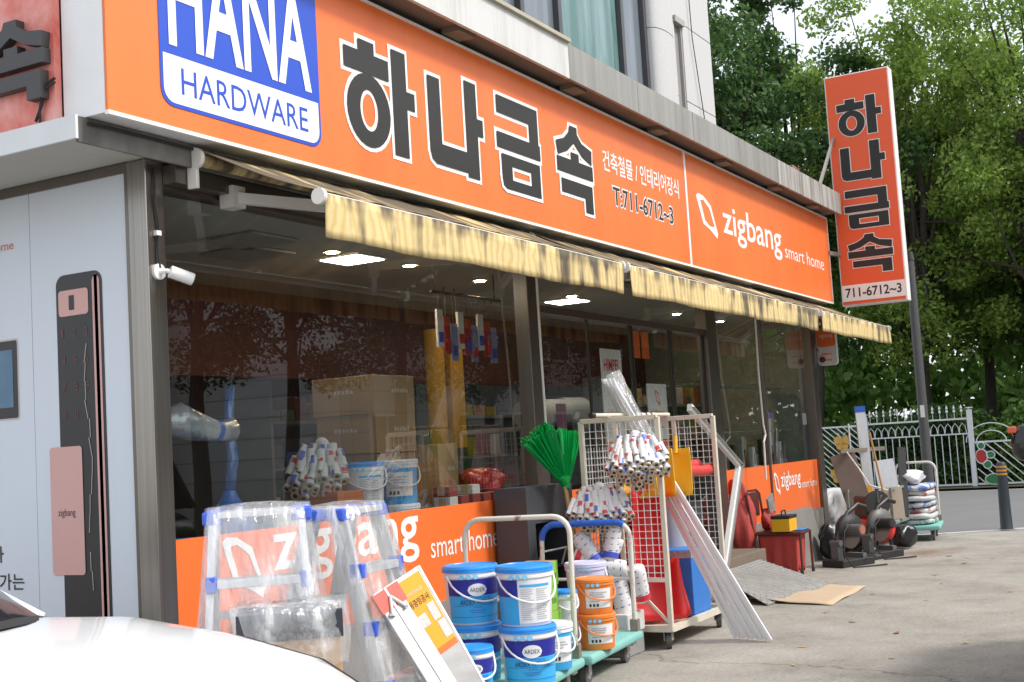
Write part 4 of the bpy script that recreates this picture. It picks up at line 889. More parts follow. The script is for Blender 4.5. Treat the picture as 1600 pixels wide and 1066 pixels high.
for k in range(5):
    a = Vector((9.35+.0*k,-1.10+.10*k,1.25+.045*(k % 2))); m = MB(); m.tube([a+Vector((x,.01*math.sin(x*9+k),.006*math.sin(x*14))) for x in np.arange(0,.52,.06)], .045, 10)
    tag(m.build('tarp_roll', mat('red_tarp', (.62,.05,.045), .4, var=.12, bump=.4, bscale=30), None, 'all'), 'rolled red tarpaulin lying across the cage', 'tarpaulin', 'rolled red tarpaulins across the cage')

# long white trunking lengths in film leaning on the cage
TUBEW = mat('pvc_white', (.80,.81,.83), .35, var=.04)
for k in range(9):
    f = k/8; a = Vector((9.20-.10*f+.02*(k % 2),-1.46-.30*f,.012)); b = Vector((9.00-.08*f,-.62-.12*f,2.0-.03*(k % 3)))
    m = MB(); d = (b-a).normalized(); m.bar(a, b, .026, .022, up=(1,0,0)); t = thing('trunking_length', 'long white plastic trunking length leaning from ground over the cage bar', 'trunking', tuple(a), 'white trunking lengths'); m.build('profile', TUBEW, t, bevel=.003)
    if k in (2,5): m = MB(); put_text(m, 'Hardware SMARTS', a+d*1.0+Vector((-.0135,-.011,0)), d, Vector((.8,-.5,.1)).normalized()*-1, .42, .012); m.build('lettering', mat('print_teal', (.1,.35,.45)), t)
t = thing('trunking_film', 'clear film sleeve crumpled round the top of the white trunking', 'film', (8.95,-.70,1.9))
m = MB(); P = []
a0, b0 = Vector((9.02,-1.0,1.35)), Vector((8.94,-.69,2.03)); d = (b0-a0).normalized(); x = d.orthogonal().normalized(); y = d.cross(x)
for j in range(9): P.append([a0+(b0-a0)*j/8+(x*math.cos(q)+y*math.sin(q))*(.075+.012*math.sin(3*q+j)+.008*math.sin(7*q-j*2)) for q in np.linspace(0,2*math.pi,21)])
m.grid(P); m.build('film_sleeve', FILM, t, 'all')
# white window-frame corner
t = thing('frame_corner', 'white window frame corner leaning beyond the roll cage', 'window frame', (11.6,-.5,0))
A_, B_, C_ = Vector((10.93,-.55,1.79)), Vector((12.30,-.50,1.22)), Vector((11.35,-.55,.02))
for p, q in ((A_,B_),(B_,C_)):
    m = MB(); m.bar(p, q, .07, .05, up=(0,1,0)); m.build('frame_bar', WHITE, t, bevel=.004)
    m = MB(); m.bar(p+Vector((0,-.036,0)), q+Vector((0,-.036,0)), .008, .028, up=(0,1,0)); m.build('groove', HUB, t)

# ---------------------------------------------------------------- door ramp, cardboard
t = thing('checker_ramp', 'grey chequered steel ramp plate running down from the door step', 'ramp', (11.7,-.85,0))
m = MB(); A0 = [(11.35,-.505,.24),(12.70,-.505,.24),(12.45,-1.32,.012),(11.0,-1.12,.012)]
m.add([Vector(p) for p in A0]+[Vector(p)-Vector((0,0,.008)) for p in A0], [(0,3,2,1),(4,5,6,7),(0,1,5,4),(1,2,6,5),(2,3,7,6),(3,0,4,7)]); m.build('plate', GALV, t)
m = MB(); rows = 18
for j in range(rows):
    for i in range(24):
        u_, v_ = (i+.5)/24, (j+.5)/rows; p = (Vector(A0[0])*(1-u_)+Vector(A0[1])*u_)*(1-v_)+(Vector(A0[3])*(1-u_)+Vector(A0[2])*u_)*v_
        a = R(45 if (i+j) % 2 else -45); m.bar(p-Vector((math.cos(a)*.02,math.sin(a)*.02,-.002)), p+Vector((math.cos(a)*.02,math.sin(a)*.02,.002)), .011, .006)
tag(m.build('tread_lugs', ALU, t), kind='stuff')
t = thing('cardboard_sheet', 'flattened brown cardboard sheet lying before the steel ramp', 'cardboard', (11.8,-1.2,0))
m = MB(); P = []
q00, q10, q11, q01 = Vector((11.20,-.88,.03)), Vector((12.55,-.80,.02)), Vector((12.32,-1.66,.006)), Vector((11.05,-1.68,.006))
for j in range(9): P.append([(q00*(1-i/12)+q10*i/12)*(1-j/8)+(q01*(1-i/12)+q11*i/12)*j/8+Vector((0,0,.004+.008*math.sin(i*.8+j)*math.sin(j*.5)+.05*max(0,.35-j/8)*.5)) for i in range(13)])
m.grid(P); m.build('sheet', mat('card_pale', (.50,.38,.26), .85, var=.1, scale=3), t, 'all', solid=.004)

# ---------------------------------------------------------------- chair with bags and tool box
CH = thing('metal_chair', 'worn red metal chair heaped with bags before the end window', 'chair', (13.5,-.45,0))
MAR = m_streak('maroon_paint', (.16,.03,.028), (.08,.05,.04), (8,8,3), .35, .6, .4, .3)
sx0, sx1, sy0, sy1 = 13.36, 13.76, -.74, -.24
for x, y in ((sx0,sy0),(sx1,sy0),(sx0,sy1),(sx1,sy1)):
    m = MB(); m.tube([(x,y,.0),(x+(.02 if x==sx0 else -.02),y,.44)],.014,8); l_ = m.build('leg', MAR, CH, True)
    m = MB(); m.cyl((x,y,0),(x,y,.04),.018,n=10); m.build('rubber_foot', RUBBER, l_, True)
m = MB(); m.tube([(sx0,sy0,.44),(sx1,sy0,.44),(sx1,sy1,.44),(sx0,sy1,.44),(sx0,sy0,.44)],.015,8); m.build('seat_frame', MAR, CH, True)
m = MB(); m.box(sx0+.01,sx1-.01,sy0+.01,sy1-.01,.445,.462); m.build('seat', MAR, CH, bevel=.006)
m = MB(); m.tube([(sx0,sy1,.44),(sx0-.02,sy1+.05,.86),(sx0+.05,sy1+.06,.90),(sx1-.05,sy1+.06,.90),(sx1+.02,sy1+.05,.86),(sx1,sy1,.44)],.014,8); m.build('back_frame', MAR, CH, True)
m = MB(); m.box(sx0+.02,sx1-.02,sy1+.045,sy1+.06,.62,.88); m.build('backrest', MAR, CH)
def sup_(c, e): return math.copysign(abs(c)**e, c)
def blob(label, name, cat, c, sx, sy, sz, mt, seed, grp=None, flat=True):
    rg = random.Random(seed); m = MB(); P = []; ph = [rg.uniform(0,6) for _ in range(8)]
    for j in range(13):
        v_ = math.pi*j/12; row = []
        for i in range(25):
            a = 2*math.pi*i/24; k = 1+.16*math.sin(3*a+ph[0]+2*v_)+.12*math.sin(5*a+ph[1]-3*v_)+.08*math.sin(9*a+ph[2]+5*v_)+.05*math.sin(13*a+ph[3]-8*v_)
            row.append((c[0]+sx*math.sin(v_)**.7*math.cos(a)*k, c[1]+sy*math.sin(v_)**.7*math.sin(a)*k, max(c[2]+sz-sz*math.cos(v_)*(1 if v_ > 1 else 1), c[2])))
        P.append(row)
    m.grid(P); o = m.build(name, mt, None, 'all'); return tag(o, label, cat, grp)
RBAG = mat('red_cloth', (.46,.055,.045), .6, var=.15, scale=5, bump=.5, bscale=18)
t = thing('red_sack', 'faded red cloth sack hung over the back of the chair', 'sack', (13.38,-.05,.2)); m = MB(); P = []
for j in range(13):
    q = j/12; w_ = (.06+.11*math.sin(min(1,q*1.25)*math.pi*.62))*(1 if q < .8 else 1-(q-.8)*3.2)
    P.append([(13.38+.02*math.sin(q*5)+w_*.75*math.cos(a)*(1+.14*math.sin(4*a+q*5)+.07*math.sin(9*a)), -.06-.05*q+w_*math.sin(a)*(1+.14*math.sin(3*a-q*4)+.08*math.sin(7*a+q*9)), 1.02-.80*q+.02*math.sin(3*a)) for a in np.linspace(0,2*math.pi,33)])
P = [[(13.38,-.06,1.04)]*33]+P+[[(13.4,-.11,.2)]*33]; m.grid(P); m.build('sack_body', RBAG, t, 'all')
t = thing('red_cloth', 'faded red cloth hanging in folds below the chair seat', 'cloth', (13.55,-.5,.05)); m = MB(); P = []
path = [(sx0+.03,sy1-.03),(sx0+.03,sy0+.05),(sx1-.03,sy0+.05),(sx1-.03,sy1-.03)]
for j in range(9):
    q = j/8; row = []
    for i in range(49):
        f = i/48*3; k = min(2,int(f)); g_ = f-k; px_ = path[k][0]+(path[k+1][0]-path[k][0])*g_; py_ = path[k][1]+(path[k+1][1]-path[k][1])*g_
        amp = .022*q+.004; o_ = math.sin(i*1.15+.6*q)*amp+math.sin(i*.43)*amp*.8; cx_, cy_ = (sx0+sx1)/2, (sy0+sy1)/2
        row.append((px_+(px_-cx_)*(o_*2-.14*q), py_+(py_-cy_)*(o_*2-.14*q), .438-.40*q+.03*math.sin(i*.7)*q))
    P.append(row)
m.grid(P); m.build('cloth_drape', RBAG, t, 'all', solid=.003)
blob('small red bag resting against the chair back by the tool box', 'red_bag', 'bag', (13.62,-.32,.462), .10, .07, .12, RBAG, 8)
t = thing('tool_box', 'yellow and black tool box on the chair seat', 'tool box', (13.42,-.52,.46))
m = MB(); m.box(13.30,13.56,-.66,-.46,.464,.60); m.build('box_body', YELP, t, bevel=.008)
m = MB(); m.box(13.295,13.565,-.665,-.455,.601,.635); m.build('lid', BLACK, t, bevel=.006)
m = MB(); m.tube([(13.36,-.56,.635),(13.37,-.56,.68),(13.49,-.56,.68),(13.50,-.56,.635)],.008,6); m.build('handle', BLACK, t, True)
m = MB(); m.box(13.45,13.74,-.735,-.60,.464,.474); tag(m.build('blue_pad', mat('blue_pad', (.04,.22,.60), .6), None, bevel=.004), 'thin blue pad on the front of the chair seat', 'pad')
m = MB(); m.obox((13.64,-.36,.74),(.09,0,.03),(0,.012,0),(-.03,0,.09)); m.obox((13.64,-.373,.745),(.05,0,.017),(0,.003,0),(-.017,0,.05)); tag(m.build('level_gauge', HUB, None), 'small grey metal frame propped on the red bag', 'metal frame')
m = MB(); m.obox((14.62,-.36,.30),(.62,0,0),(0,.05,.0),(0,.06,.305)); o = m.build('leaning_slab', mat('slab_grey', (.20,.19,.175), .85, var=.25, scale=3, bump=.2), None, bevel=.006); tag(o, 'large grey board leaning on the wall under the orange window panel', 'board')

# ---------------------------------------------------------------- cut-off saws
def saw(label, c, yaw, tank=False):
    t = thing('cutoff_saw', label, 'saw', (c[0],c[1],0)); ux = Vector((math.cos(yaw),math.sin(yaw),0)); uy = Vector((-ux.y,ux.x,0)); Zv = Vector((0,0,1)); c = Vector((*c,0))
    IRON = mat('saw_iron', (.028,.027,.027), .6, .1, var=.3, scale=14); SG_ = mat('saw_grey', (.13,.13,.13), .5, 0, var=.12); DISC = mat('grinding_disc', (.07,.05,.042), .9, var=.2)
    Q = lambda u, v, z: c+ux*u+uy*v+Zv*z
    m = MB(); m.obox(Q(0,0,.04), ux*.27, uy*.15, Zv*.04); m.build('base', IRON, t, bevel=.01)
    m = MB(); m.obox(Q(-.18,0,.16), ux*.04, uy*.05, Zv*.10); m.cyl(Q(-.18,-.07,.26), Q(-.18,.07,.26), .035, n=12); m.build('pivot', SG_, t)
    m = MB(); m.cyl(Q(.06,-.006,.36), Q(.06,.006,.36), .178, n=40); m.build('disc', DISC, t, True)
    m = MB(); P = []
    for r_, v_ in ((.20,-.04),(.20,.04)): P.append([Q(.06+r_*math.cos(a), v_, .36+r_*math.sin(a)) for a in np.linspace(R(-5),R(185),24)])
    m.grid(P)
    for v_ in (-.04,.04): m.add([Q(.06,v_,.36)]+[Q(.06+.2*math.cos(a), v_, .36+.2*math.sin(a)) for a in np.linspace(R(-5),R(185),24)], [(0,k,k+1) for k in range(1,24)])
    m.build('blade_guard', IRON if not tank else SG_, t, True, solid=.004)
    m = MB(); m.cyl(Q(-.02,-.24,.40), Q(-.02,-.05,.40), .06, n=18); m.build('motor', SG_ if not tank else IRON, t, True)
    m = MB(); m.cyl(Q(-.02,-.248,.40), Q(-.02,-.241,.40), .046, n=18); m.build('motor_cap', mat('motor_cap', (.42,.15,.10), .5) if not tank else RUBBER, t, True)
    m = MB(); m.tube([Q(-.05,-.10,.46), Q(-.22,-.16,.40), Q(-.30,-.20,.16), Q(-.24,-.26,.012), Q(-.05,-.34,.012), Q(.16,-.40,.012)], .008, 6); m.build('power_cord', RUBBER, t, True)
    m = MB(); m.tube([Q(-.18,0,.27), Q(-.10,0,.42), Q(.05,0,.58), Q(.22,0,.66), Q(.36,0,.62)], .026, 8); m.build('arm_handle', BLACK, t, True)
    m = MB(); m.obox(Q(.14,.0,.105), ux*.03, uy*.12, Zv*.025); m.cyl(Q(.14,-.15,.105), Q(.14,-.30,.105), .010, n=8); m.obox(Q(.14,-.30,.105), ux*.05, uy*.006, Zv*.006); m.build('clamp_vice', SG_, t)
    return t
saw('grey cut-off saw with reddish motor cap on the ground by the leaning board', (14.32,-.98), R(-25))
saw('black cut-off saw with wide grey guard in front of the red tank', (15.15,-1.12), R(-25), True)
AC = thing('air_compressor', 'red tank air compressor with black motor behind the cut-off saws', 'compressor', (15.75,-.85,0))
m = MB(); m.tube([(15.48,-1.12,.30),(15.52,-1.10,.30),(16.0,-.72,.30),(16.04,-.70,.30)],[.10,.16,.16,.10],20); m.build('tank', REDP, AC, True)
m = MB(); m.obox((15.76,-.91,.56),(.15,.12,0),(-.08,.10,0),(0,0,.13)); m.build('motor_block', mat('compressor_black', (.03,.03,.032), .5, var=.2), AC, bevel=.03)
m = MB(); m.cyl((15.56,-1.06,.60),(15.60,-1.03,.60),.155,n=26); m.build('belt_guard', mat('guard_mesh', (.06,.06,.06), .5, .5), AC, True)
for a in range(0,360,45):
    m = MB(); p = Vector((15.555,-1.065,.60)); x_ = Vector((.6,-.8,0)).normalized().cross(Vector((0,0,1))); q = p+(x_*math.cos(R(a))+Vector((0,0,1))*math.sin(R(a)))*.14; m.bar(p, q, .008); m.build('guard_spoke', HUB, AC)
for x, y in ((15.52,-1.18),(15.60,-1.0),(15.98,-.80),(16.0,-.62)):
    m = MB(); m.cyl((x,y,0),(x,y,.18),.02,n=8); m.build('leg', BLACK, AC)

# scrap cart: boards, channel, ladder length standing on a low cart
SC = thing('scrap_cart', 'low grey cart stacked with offcuts beyond the compressor', 'cart', (16.9,-.75,0))
m = MB(); m.box(16.45,17.30,-1.05,-.40,.28,.33); m.build('deck', mat('cart_grey', (.20,.24,.22), .6, var=.2), SC, bevel=.01)
for x in (16.55,17.2):
    for y in (-.98,-.47): caster(SC, (x,y,.062), .062); 
CGR = mat('cart_grey', (.2,.24,.22))
for x in (16.5,17.25):
    for y in (-1.0,-.45): m = MB(); m.bar((x,y,.13),(x,y,.72),.035,.035,up=(1,0,0)); m.build('cart_post', CGR, SC)
for y in (-1.0,-.45): m = MB(); m.bar((16.5,y,.72),(17.25,y,.72),.03); m.build('cart_rail', CGR, SC)
def offcut(label, a, b, w, th, mt, name='offcut', grp=None):
    m = MB(); m.bar(a, b, w, th, up=(.9,.4,0)); return tag(m.build(name, mt, None, bevel=.003), label, name.split('_')[-1], grp)
offcut('tall perforated aluminium channel with blue end cap standing in the scrap cart', (16.86,-.66,.33), (16.90,-.60,1.72), .13, .05, ALU, 'metal_channel')
m = MB(); m.bar((16.90,-.60,1.72),(16.902,-.597,1.80),.135,.055,up=(.9,.4,0)); tag(m.build('end_cap', BLUEPL, None), 'blue cap on the tall aluminium channel', 'cap')
offcut('brown board standing in the scrap cart next to the tall channel', (16.62,-.62,.33), (16.58,-.40,1.20), .32, .02, mat('board_brown', (.20,.165,.14), .8, var=.15), 'board')
offcut('grey louvred panel in the scrap cart', (17.05,-.90,.33), (17.1,-.80,1.08), .26, .03, ALU, 'panel')
offcut('black rail with yellow stripe slanting out of the scrap cart', (17.10,-1.02,.33), (17.42,-.98,1.22), .10, .05, mat('rail_black', (.03,.03,.028), .5, var=.2), 'rail')
offcut('yellow board edge in the scrap cart', (16.82,-.70,.33), (16.85,-.55,1.0), .16, .02, YELP, 'board')
offcut('small pale wood block on the compressor side of the scrap cart', (16.72,-.98,.33), (16.74,-.96,.74), .24, .10, mat('pale_wood', (.55,.47,.36), .8, var=.1), 'wood_block')
m = MB(); m.tube([(16.45,-.5,1.22),(16.52,-.62,1.0),(16.50,-.75,.78),(16.62,-.95,.70),(16.85,-1.04,.74)],.010,6); tag(m.build('white_hose', WHITE, None, True), 'white hose looping down over the scrap cart', 'hose')
offcut('brown rail across the top of the scrap cart offcuts', (16.42,-.42,1.23), (17.2,-.80,1.23), .05, .04, mat('board_brown', (.2,.165,.14)), 'rail')

for k, (x, y, sx_, sz_, lb) in enumerate(((15.42,-.72,.20,.20,'black rubbish bag slumped behind the cut-off saws'),(16.25,-1.18,.17,.15,'small black bag on the ground before the scrap cart'),(15.0,-.62,.16,.22,'dark bag squeezed between leaning board and saws'))):
    blob(lb, 'black_bag', 'bag', (x,y,0), sx_, sx_*.8, sz_, mat('bag_black', (.016,.016,.018), .3, var=.3, bump=.6, bscale=20), 50+k)
for k, (a_, b_, mt_, lb) in enumerate((((16.55,-.95,.33),(16.50,-.80,1.45),WOODH,'thin wooden pole standing in the scrap cart'),((16.70,-.50,.33),(16.80,-.46,1.58),ALU,'thin aluminium pole at the back of the scrap cart'),((17.18,-.55,.33),(17.22,-.50,1.35),MATS['board_brown'],'thin brown lath at the kerb side of the scrap cart'))):
    m = MB(); m.cyl(a_, b_, .014, n=8); tag(m.build('pole', mt_, None, True), lb, 'pole')
# trolley with sacks at the kerb
P3 = trolley('teal platform trolley stacked with printed sacks near the kerb, white handle', (18.15,-1.30), R(8), .95, .62, 1.0)
SACK = [m_streak('sack_'+nm, (.60,.60,.60), cl, (5,5,3), .44, .52, .5) for nm, cl in (('blue',(.05,.15,.45)),('white',(.48,.48,.50)),('red',(.45,.12,.10)),('green',(.10,.28,.15)))]
for k, mi in enumerate((3,1,2,0,1,2,0)):
    c = P3(.50+.03*math.sin(k*2), .31, .2+.075*k)
    m = MB(); Q_ = []
    for j in range(9):
        v_ = math.pi*j/8; Q_.append([(c.x+(.35+.03*math.sin(k*2.3)+.012*math.sin(7*a+k))*max(0,math.sin(v_))**.3*math.copysign(abs(math.cos(a))**.6,math.cos(a)), c.y+(.25+.012*math.sin(5*a+k))*max(0,math.sin(v_))**.3*math.copysign(abs(math.sin(a))**.6,math.sin(a)), c.z+.0385-.0385*sup_(math.cos(v_),.5)+.011*math.sin(2*a+k*1.7)*math.sin(v_)+.006*math.sin(5*a+k)) for a in np.linspace(0,2*math.pi,25)])
    m.grid(Q_); tag(m.build('sack', SACK[mi], None, 'all'), ['green printed sack at the bottom of the trolley stack','white sack second from the bottom on the kerb trolley','red printed sack third from the bottom on the kerb trolley','blue printed sack in the middle of the kerb trolley stack','white sack above the blue one on the kerb trolley','red printed sack second from the top on the kerb trolley','blue printed sack on top of the kerb trolley stack'][k], 'sack', 'sacks on the kerb trolley')
blob('crumpled white plastic bag on top of the sack stack', 'white_bag', 'bag', tuple(P3(.62,.34,.725)), .20, .16, .10, mat('bag_white', (.72,.72,.76), .4, var=.15, scale=6), 21)
blob('white rounded plastic cover standing behind the end post', 'plastic_cover', 'cover', (17.62,.02,.0), .36, .30, .36, mat('cover_white', (.66,.67,.68), .4, var=.04), 99)
# leaves on the ground
LEAF = [mat('leaf_orange', (.50,.20,.05), .7, var=.2), mat('leaf_brown', (.27,.13,.06), .7, var=.2), mat('leaf_ochre', (.50,.32,.09), .7, var=.2)]
lp = [(10.1,-2.1),(9.6,-2.55),(8.9,-2.05),(11.4,-2.4),(12.6,-2.3),(8.2,-2.2),(10.6,-1.75),(13.3,-2.1),(9.2,-3.1),(12.0,-3.0),(14.4,-2.2),(11.8,-1.85),(7.6,-2.4),(15.2,-1.9),(8.55,-2.75)]
for k, (x, y) in enumerate(lp):
    a = random.uniform(0,6.3); s = random.uniform(.028,.05); m = MB(); ca, sa = math.cos(a), math.sin(a)
    pts = [(-1,0,.1),(-.4,.42,.25),(.3,.38,.2),(1,0,.35),(.3,-.38,.12),(-.4,-.42,.3)]
    m.add([(x+s*(ca*u_-sa*v_), y+s*(sa*u_+ca*v_), .004+s*w_*.5) for u_, v_, w_ in pts], [(0,1,2,3),(0,3,4,5)])
    tag(m.build('fallen_leaf', LEAF[k % 3]), 'dry fallen leaf lying on the paving', 'leaf', 'fallen leaves on the paving')
# ================================================================ vehicles
def sup(c, e): return math.copysign(abs(c)**e, c)
def vehicle(label, name, pos, rz, paint, S, cab, W=.92, wb=(.85,3.55), cowl=(1.40,1.9), roofz=1.44, glassm=None, mirrors=True):
    """car body lofted from cross-sections S = (x, half width, top height); cab = roof outline stations (x, half width, z)"""
    t = thing(name, label, 'car', (0,0,0)); N = 29; m = MB(); P = []
    for x, w, zt in S: P.append([(x, w*sup(math.cos(a), .42), .22+(zt-.22)*max(0,math.sin(a))**.36) for a in np.linspace(0, math.pi, N)])
    P = [[(S[0][0]-.01, p[1]*.3, .3+(p[2]-.22)*.5) for p in P[0]]]+P+[[(S[-1][0]+.01, p[1]*.3, .3+(p[2]-.22)*.5) for p in P[-1]]]
    m.grid(P); m.add([(x_, y_*.98, .2) for x_, y_ in ((S[0][0],S[0][1]),(S[-1][0],S[-1][1]),(S[-1][0],-S[-1][1]),(S[0][0],-S[0][1]))], [(0,1,2,3)]); m.build('body', paint, t, 'all')
    GL = glassm or mat('car_glass', (.012,.013,.015), .06, var=0, spec=.8)
    # greenhouse: curved windscreen base, side glass, tail glass
    zb = cab['zb']; n = 13; base = []; roof = []
    def base_x(q, a, b): return a + (b-a)*q*q
    m = MB(); P = []
    for j in range(6):
        s = j/5; row = []
        for i in range(n):
            q = i/(n-1)*2-1; xb = base_x(q, cowl[0], cowl[1]); yb = q*cab['wb']; xr = cab['xr0']+.10*q*q; yr = q*cab['wr']
            row.append((xb+(xr-xb)*s, yb+(yr-yb)*s, zb+(roofz-zb)*s+.05*math.sin(math.pi*s)-(.06*q*q)*(1-s)))
        P.append(row)
    m.grid(P); m.build('windscreen', GL, t, 'all')
    m = MB(); P = []
    for j in range(5):
        s = j/4; row = []
        for i in range(n):
            q = i/(n-1)*2-1; xr = cab['xr1']-.08*q*q; xb = cab['xb1']-.15*q*q
            row.append((xr+(xb-xr)*s, q*(cab['wr']+(cab['wb']-cab['wr'])*s), roofz+(zb-roofz)*s))
        P.append(row)
    m.grid(P); m.build('rear_window', GL, t, 'all')
    m = MB(); P = []
    for j in range(9):
        s = j/8; x0 = cab['xr0']; P.append([(x0+(cab['xr1']-x0)*s+(.10 if s < .5 else -.08)*(i/(n-1)*2-1)**2*abs(1-2*s), (i/(n-1)*2-1)*(cab['wr']+.01), roofz+.045*(1-(i/(n-1)*2-1)**2)*(1-.6*(2*s-1)**2)) for i in range(n)])
    m.grid(P); m.build('roof', paint, t, 'all')
    for sg in (-1,1):
        m = MB(); a = Vector((cowl[1],sg*cab['wb'],zb-.07)); b = Vector((cab['xr0']+.10,sg*cab['wr'],roofz)); c = Vector((cab['xr1']-.08,sg*cab['wr'],roofz)); d = Vector((cab['xb1']-.15,sg*cab['wb'],zb))
        m.add([a,b,c,d],[(0,1,2,3)]); m.build('side_window', GL, t)
        m = MB(); m.bar(a, b, .05, .04); m.bar(b, c, .04, .05); m.bar(c, d, .07, .05); mid = (a+d)/2; m.bar(mid, (b+c)/2, .05, .03); m.build('pillars', paint if paint.name != 'car_white' else paint, t)
        for x in wb:
            m = MB(); y = sg*(W-.10); m.cyl((x,y-.1*1,.33),(x,y+.1,.33),.33,n=28); w = m.build('tyre', RUBBER, t, True)
            m = MB(); m.cyl((x,y+sg*.085,.33),(x,y+sg*.106,.33),.21,n=20); m.build('rim', HUB, w, True)
        m = MB(); m.obox((S[2][0]+.10,sg*S[2][1]*.80,S[2][2]-.17),(.12,.03*sg,0),(-.02,.10*sg,0),(0,0,.06)); m.build('headlight', mat('lamp_clear', (.6,.62,.65), .1), t, bevel=.02)
        if mirrors:
            mx, mz = cowl[1]+.06, zb+.22
            m = MB(); Q = []
            for j in range(7):
                v_ = math.pi*j/6; Q.append([(mx-.055*math.cos(v_), sg*(W+.09)+.13*sup(math.cos(a),.6)*max(.05,math.sin(v_))**.4, mz+.06+.085*sup(math.sin(a),.6)*max(.05,math.sin(v_))**.4) for a in np.linspace(0,2*math.pi,17)])
            m.grid(Q); mm = m.build('side_mirror', mat('mirror_black', (.014,.014,.015), .22, var=.1), t, 'all')
            m = MB(); m.obox((mx,sg*(W-.06),mz+.0),(.04,0,0),(0,.08,0),(0,0,.02)); m.build('mirror_arm', BLACK, mm)
            m = MB(); m.obox((mx-.035,sg*(W+.205),mz+.118),(.012,0,0),(0,.018,0),(0,0,.014)); m.build('turn_signal', mat('signal_red', (.55,.09,.04), .25), mm, bevel=.005)
    for sg in (-1,1):
        pts = []
        for x, w, zt in S:
            if .2 < x < cowl[1]-.1: pts.append((x, sg*w*.80, .22+(zt-.22)*.926+.0005))
        if pts: m = MB(); m.tube(pts, .0045, 5); m.build('bonnet_gap', BLACK, t)
    # wiper and cowl strip
    m = MB(); P = []
    for s in (0,1): P.append([(base_x(i/12*2-1, cowl[0]-.11, cowl[1]-.06)+s*.12, (i/12*2-1)*cab['wb']*.97, zb+.002+.010*s-.06*(i/12*2-1)**2) for i in range(13)])
    m.grid(P); m.build('cowl_strip', mat('cowl_black', (.02,.02,.02), .6), t, 'all')
    m = MB(); m.tube([(cowl[0]+.02,-.1,zb+.03),(cowl[0]+.10,.3,zb+.06),(cowl[1]-.16,.68,zb+.03)],.011,6); m.build('wiper', BLACK, t, True)
    t.location = pos; t.rotation_euler.z = rz
    return t
WPAINT = mat('car_white', (.83,.84,.85), .18, var=.015, scale=1, coat=.6)
vehicle('white car parked with its bonnet beside the shop corner', 'parked_car', (2.76,-2.66,0), R(90), WPAINT,
    [(0,.28,.66),(.10,.46,.77),(.25,.62,.845),(.5,.77,.905),(.9,.86,.965),(1.35,.90,1.01),(1.9,.915,1.0),(3.3,.92,1.0),(4.2,.88,1.02),(4.5,.80,.95),(4.6,.68,.75)],
    dict(zb=1.015, wb=.80, wr=.60, xr0=3.05, xr1=3.65, xb1=4.25), cowl=(1.52,2.05), mirrors=False)
DPAINT = mat('car_black', (.012,.012,.013), .15, var=.1, coat=.6)
vehicle('black van parked across from the shop with its mirror folded out', 'parked_van', (4.68,-5.12,0), 0, DPAINT,
    [(0,.55,.75),(.10,.72,.88),(.3,.82,.97),(.7,.88,1.05),(1.05,.90,1.10),(1.6,.92,1.1),(4.4,.92,1.1),(5.0,.90,1.1),(5.2,.80,.9)],
    dict(zb=1.12, wb=.86, wr=.74, xr0=1.75, xr1=4.75, xb1=5.12), wb=(.95,4.1), cowl=(.80,1.10), roofz=1.78)

# ================================================================ street furniture
t = thing('utility_pole', 'dark grey round steel pole with dark cap beyond the projecting sign', 'pole', (19.6,-.86,0))
m = MB(); m.cyl((19.6,-.86,0),(19.6,-.86,4.0),.078,.062,n=20); m.build('shaft', mat('pole_grey', (.11,.11,.112), .5, .3, var=.12, scale=3), t, True)
m = MB(); m.cyl((19.6,-.86,3.98),(19.6,-.86,4.10),.075,.05,n=16); m.obox((19.55,-.76,4.0),(.03,0,0),(0,.10,0),(0,0,.025)); m.build('cap', BLACK, t)
m = MB(); m.box(19.515,19.523,-.90,-.84,1.62,1.80); m.build('sticker', WPRINT, t)
t = thing('bollard', 'dark slate bollard with orange reflective bands at the kerb', 'bollard', (18.72,-2.02,0))
m = MB(); m.lathe([(.10,0),(.082,.03),(.074,.4),(.066,.78)], (18.72,-2.02,0), 22); m.build('post', mat('bollard_slate', (.03,.04,.052), .5, var=.08), t, True)
m = MB(); m.lathe([(.066,.78),(.068,.785),(.066,.90),(.05,.93),(.001,.935)], (18.72,-2.02,0), 22, False); m.build('top', mat('bollard_top', (.05,.06,.08), .5), t, True)
for z in (.755,.805,.855):
    m = MB(); m.lathe([(.0695,z),(.0695,z+.027)], (18.72,-2.02,0), 22, False); m.build('reflector_band', mat('reflector_orange', (.55,.27,.04), .4), t, True)
m = MB(); m.lathe([(.13,0),(.13,.012),(.10,.016)], (18.72,-2.02,.0), 18); m.build('flange', CONC, t, True)

# ================================================================ park fence
FW = mat('fence_white', (.66,.68,.70), .45, var=.08, scale=3); FX = 30.6
def post(t, y, h, w=.075):
    m = MB(); m.box(FX-w/2,FX+w/2,y-w/2,y+w/2,0,h); p = m.build('post', FW, t, bevel=.005)
    m = MB(); m.lathe([(.03,0),(.03,.03),(.085,.035),(.085,.05),(.01,.06)], (FX,y,h), 14); m.build('post_cap', FW, p, True)
def section(t, y0, y1, h):
    for z in (.10, h):
        m = MB(); m.box(FX-.02,FX+.02,y0+.001,y1-.001,z-.02,z+.02); m.build('rail', FW, t)
FA = thing('park_fence', 'white fence panel of slanting bars with orange butterflies beside the end post', 'fence', (FX,4,0))
post(FA, 2.68, 1.78); post(FA, 5.3, 1.7); section(FA, 2.73, 5.25, 1.58)
k = 0
for yb in np.arange(2.73-1.35, 5.25, .16):
    p0 = Vector((FX, yb, .12)); p1 = Vector((FX, yb+1.46*1.05, 1.56))
    lo = max(0, (2.75-p0.y)/(p1.y-p0.y)); hi = min(1, (5.23-p0.y)/(p1.y-p0.y))
    if hi-lo > .05: m = MB(); m.bar(p0+(p1-p0)*lo, p0+(p1-p0)*hi, .022, .022); m.build('slanting_bar', FW, FA)
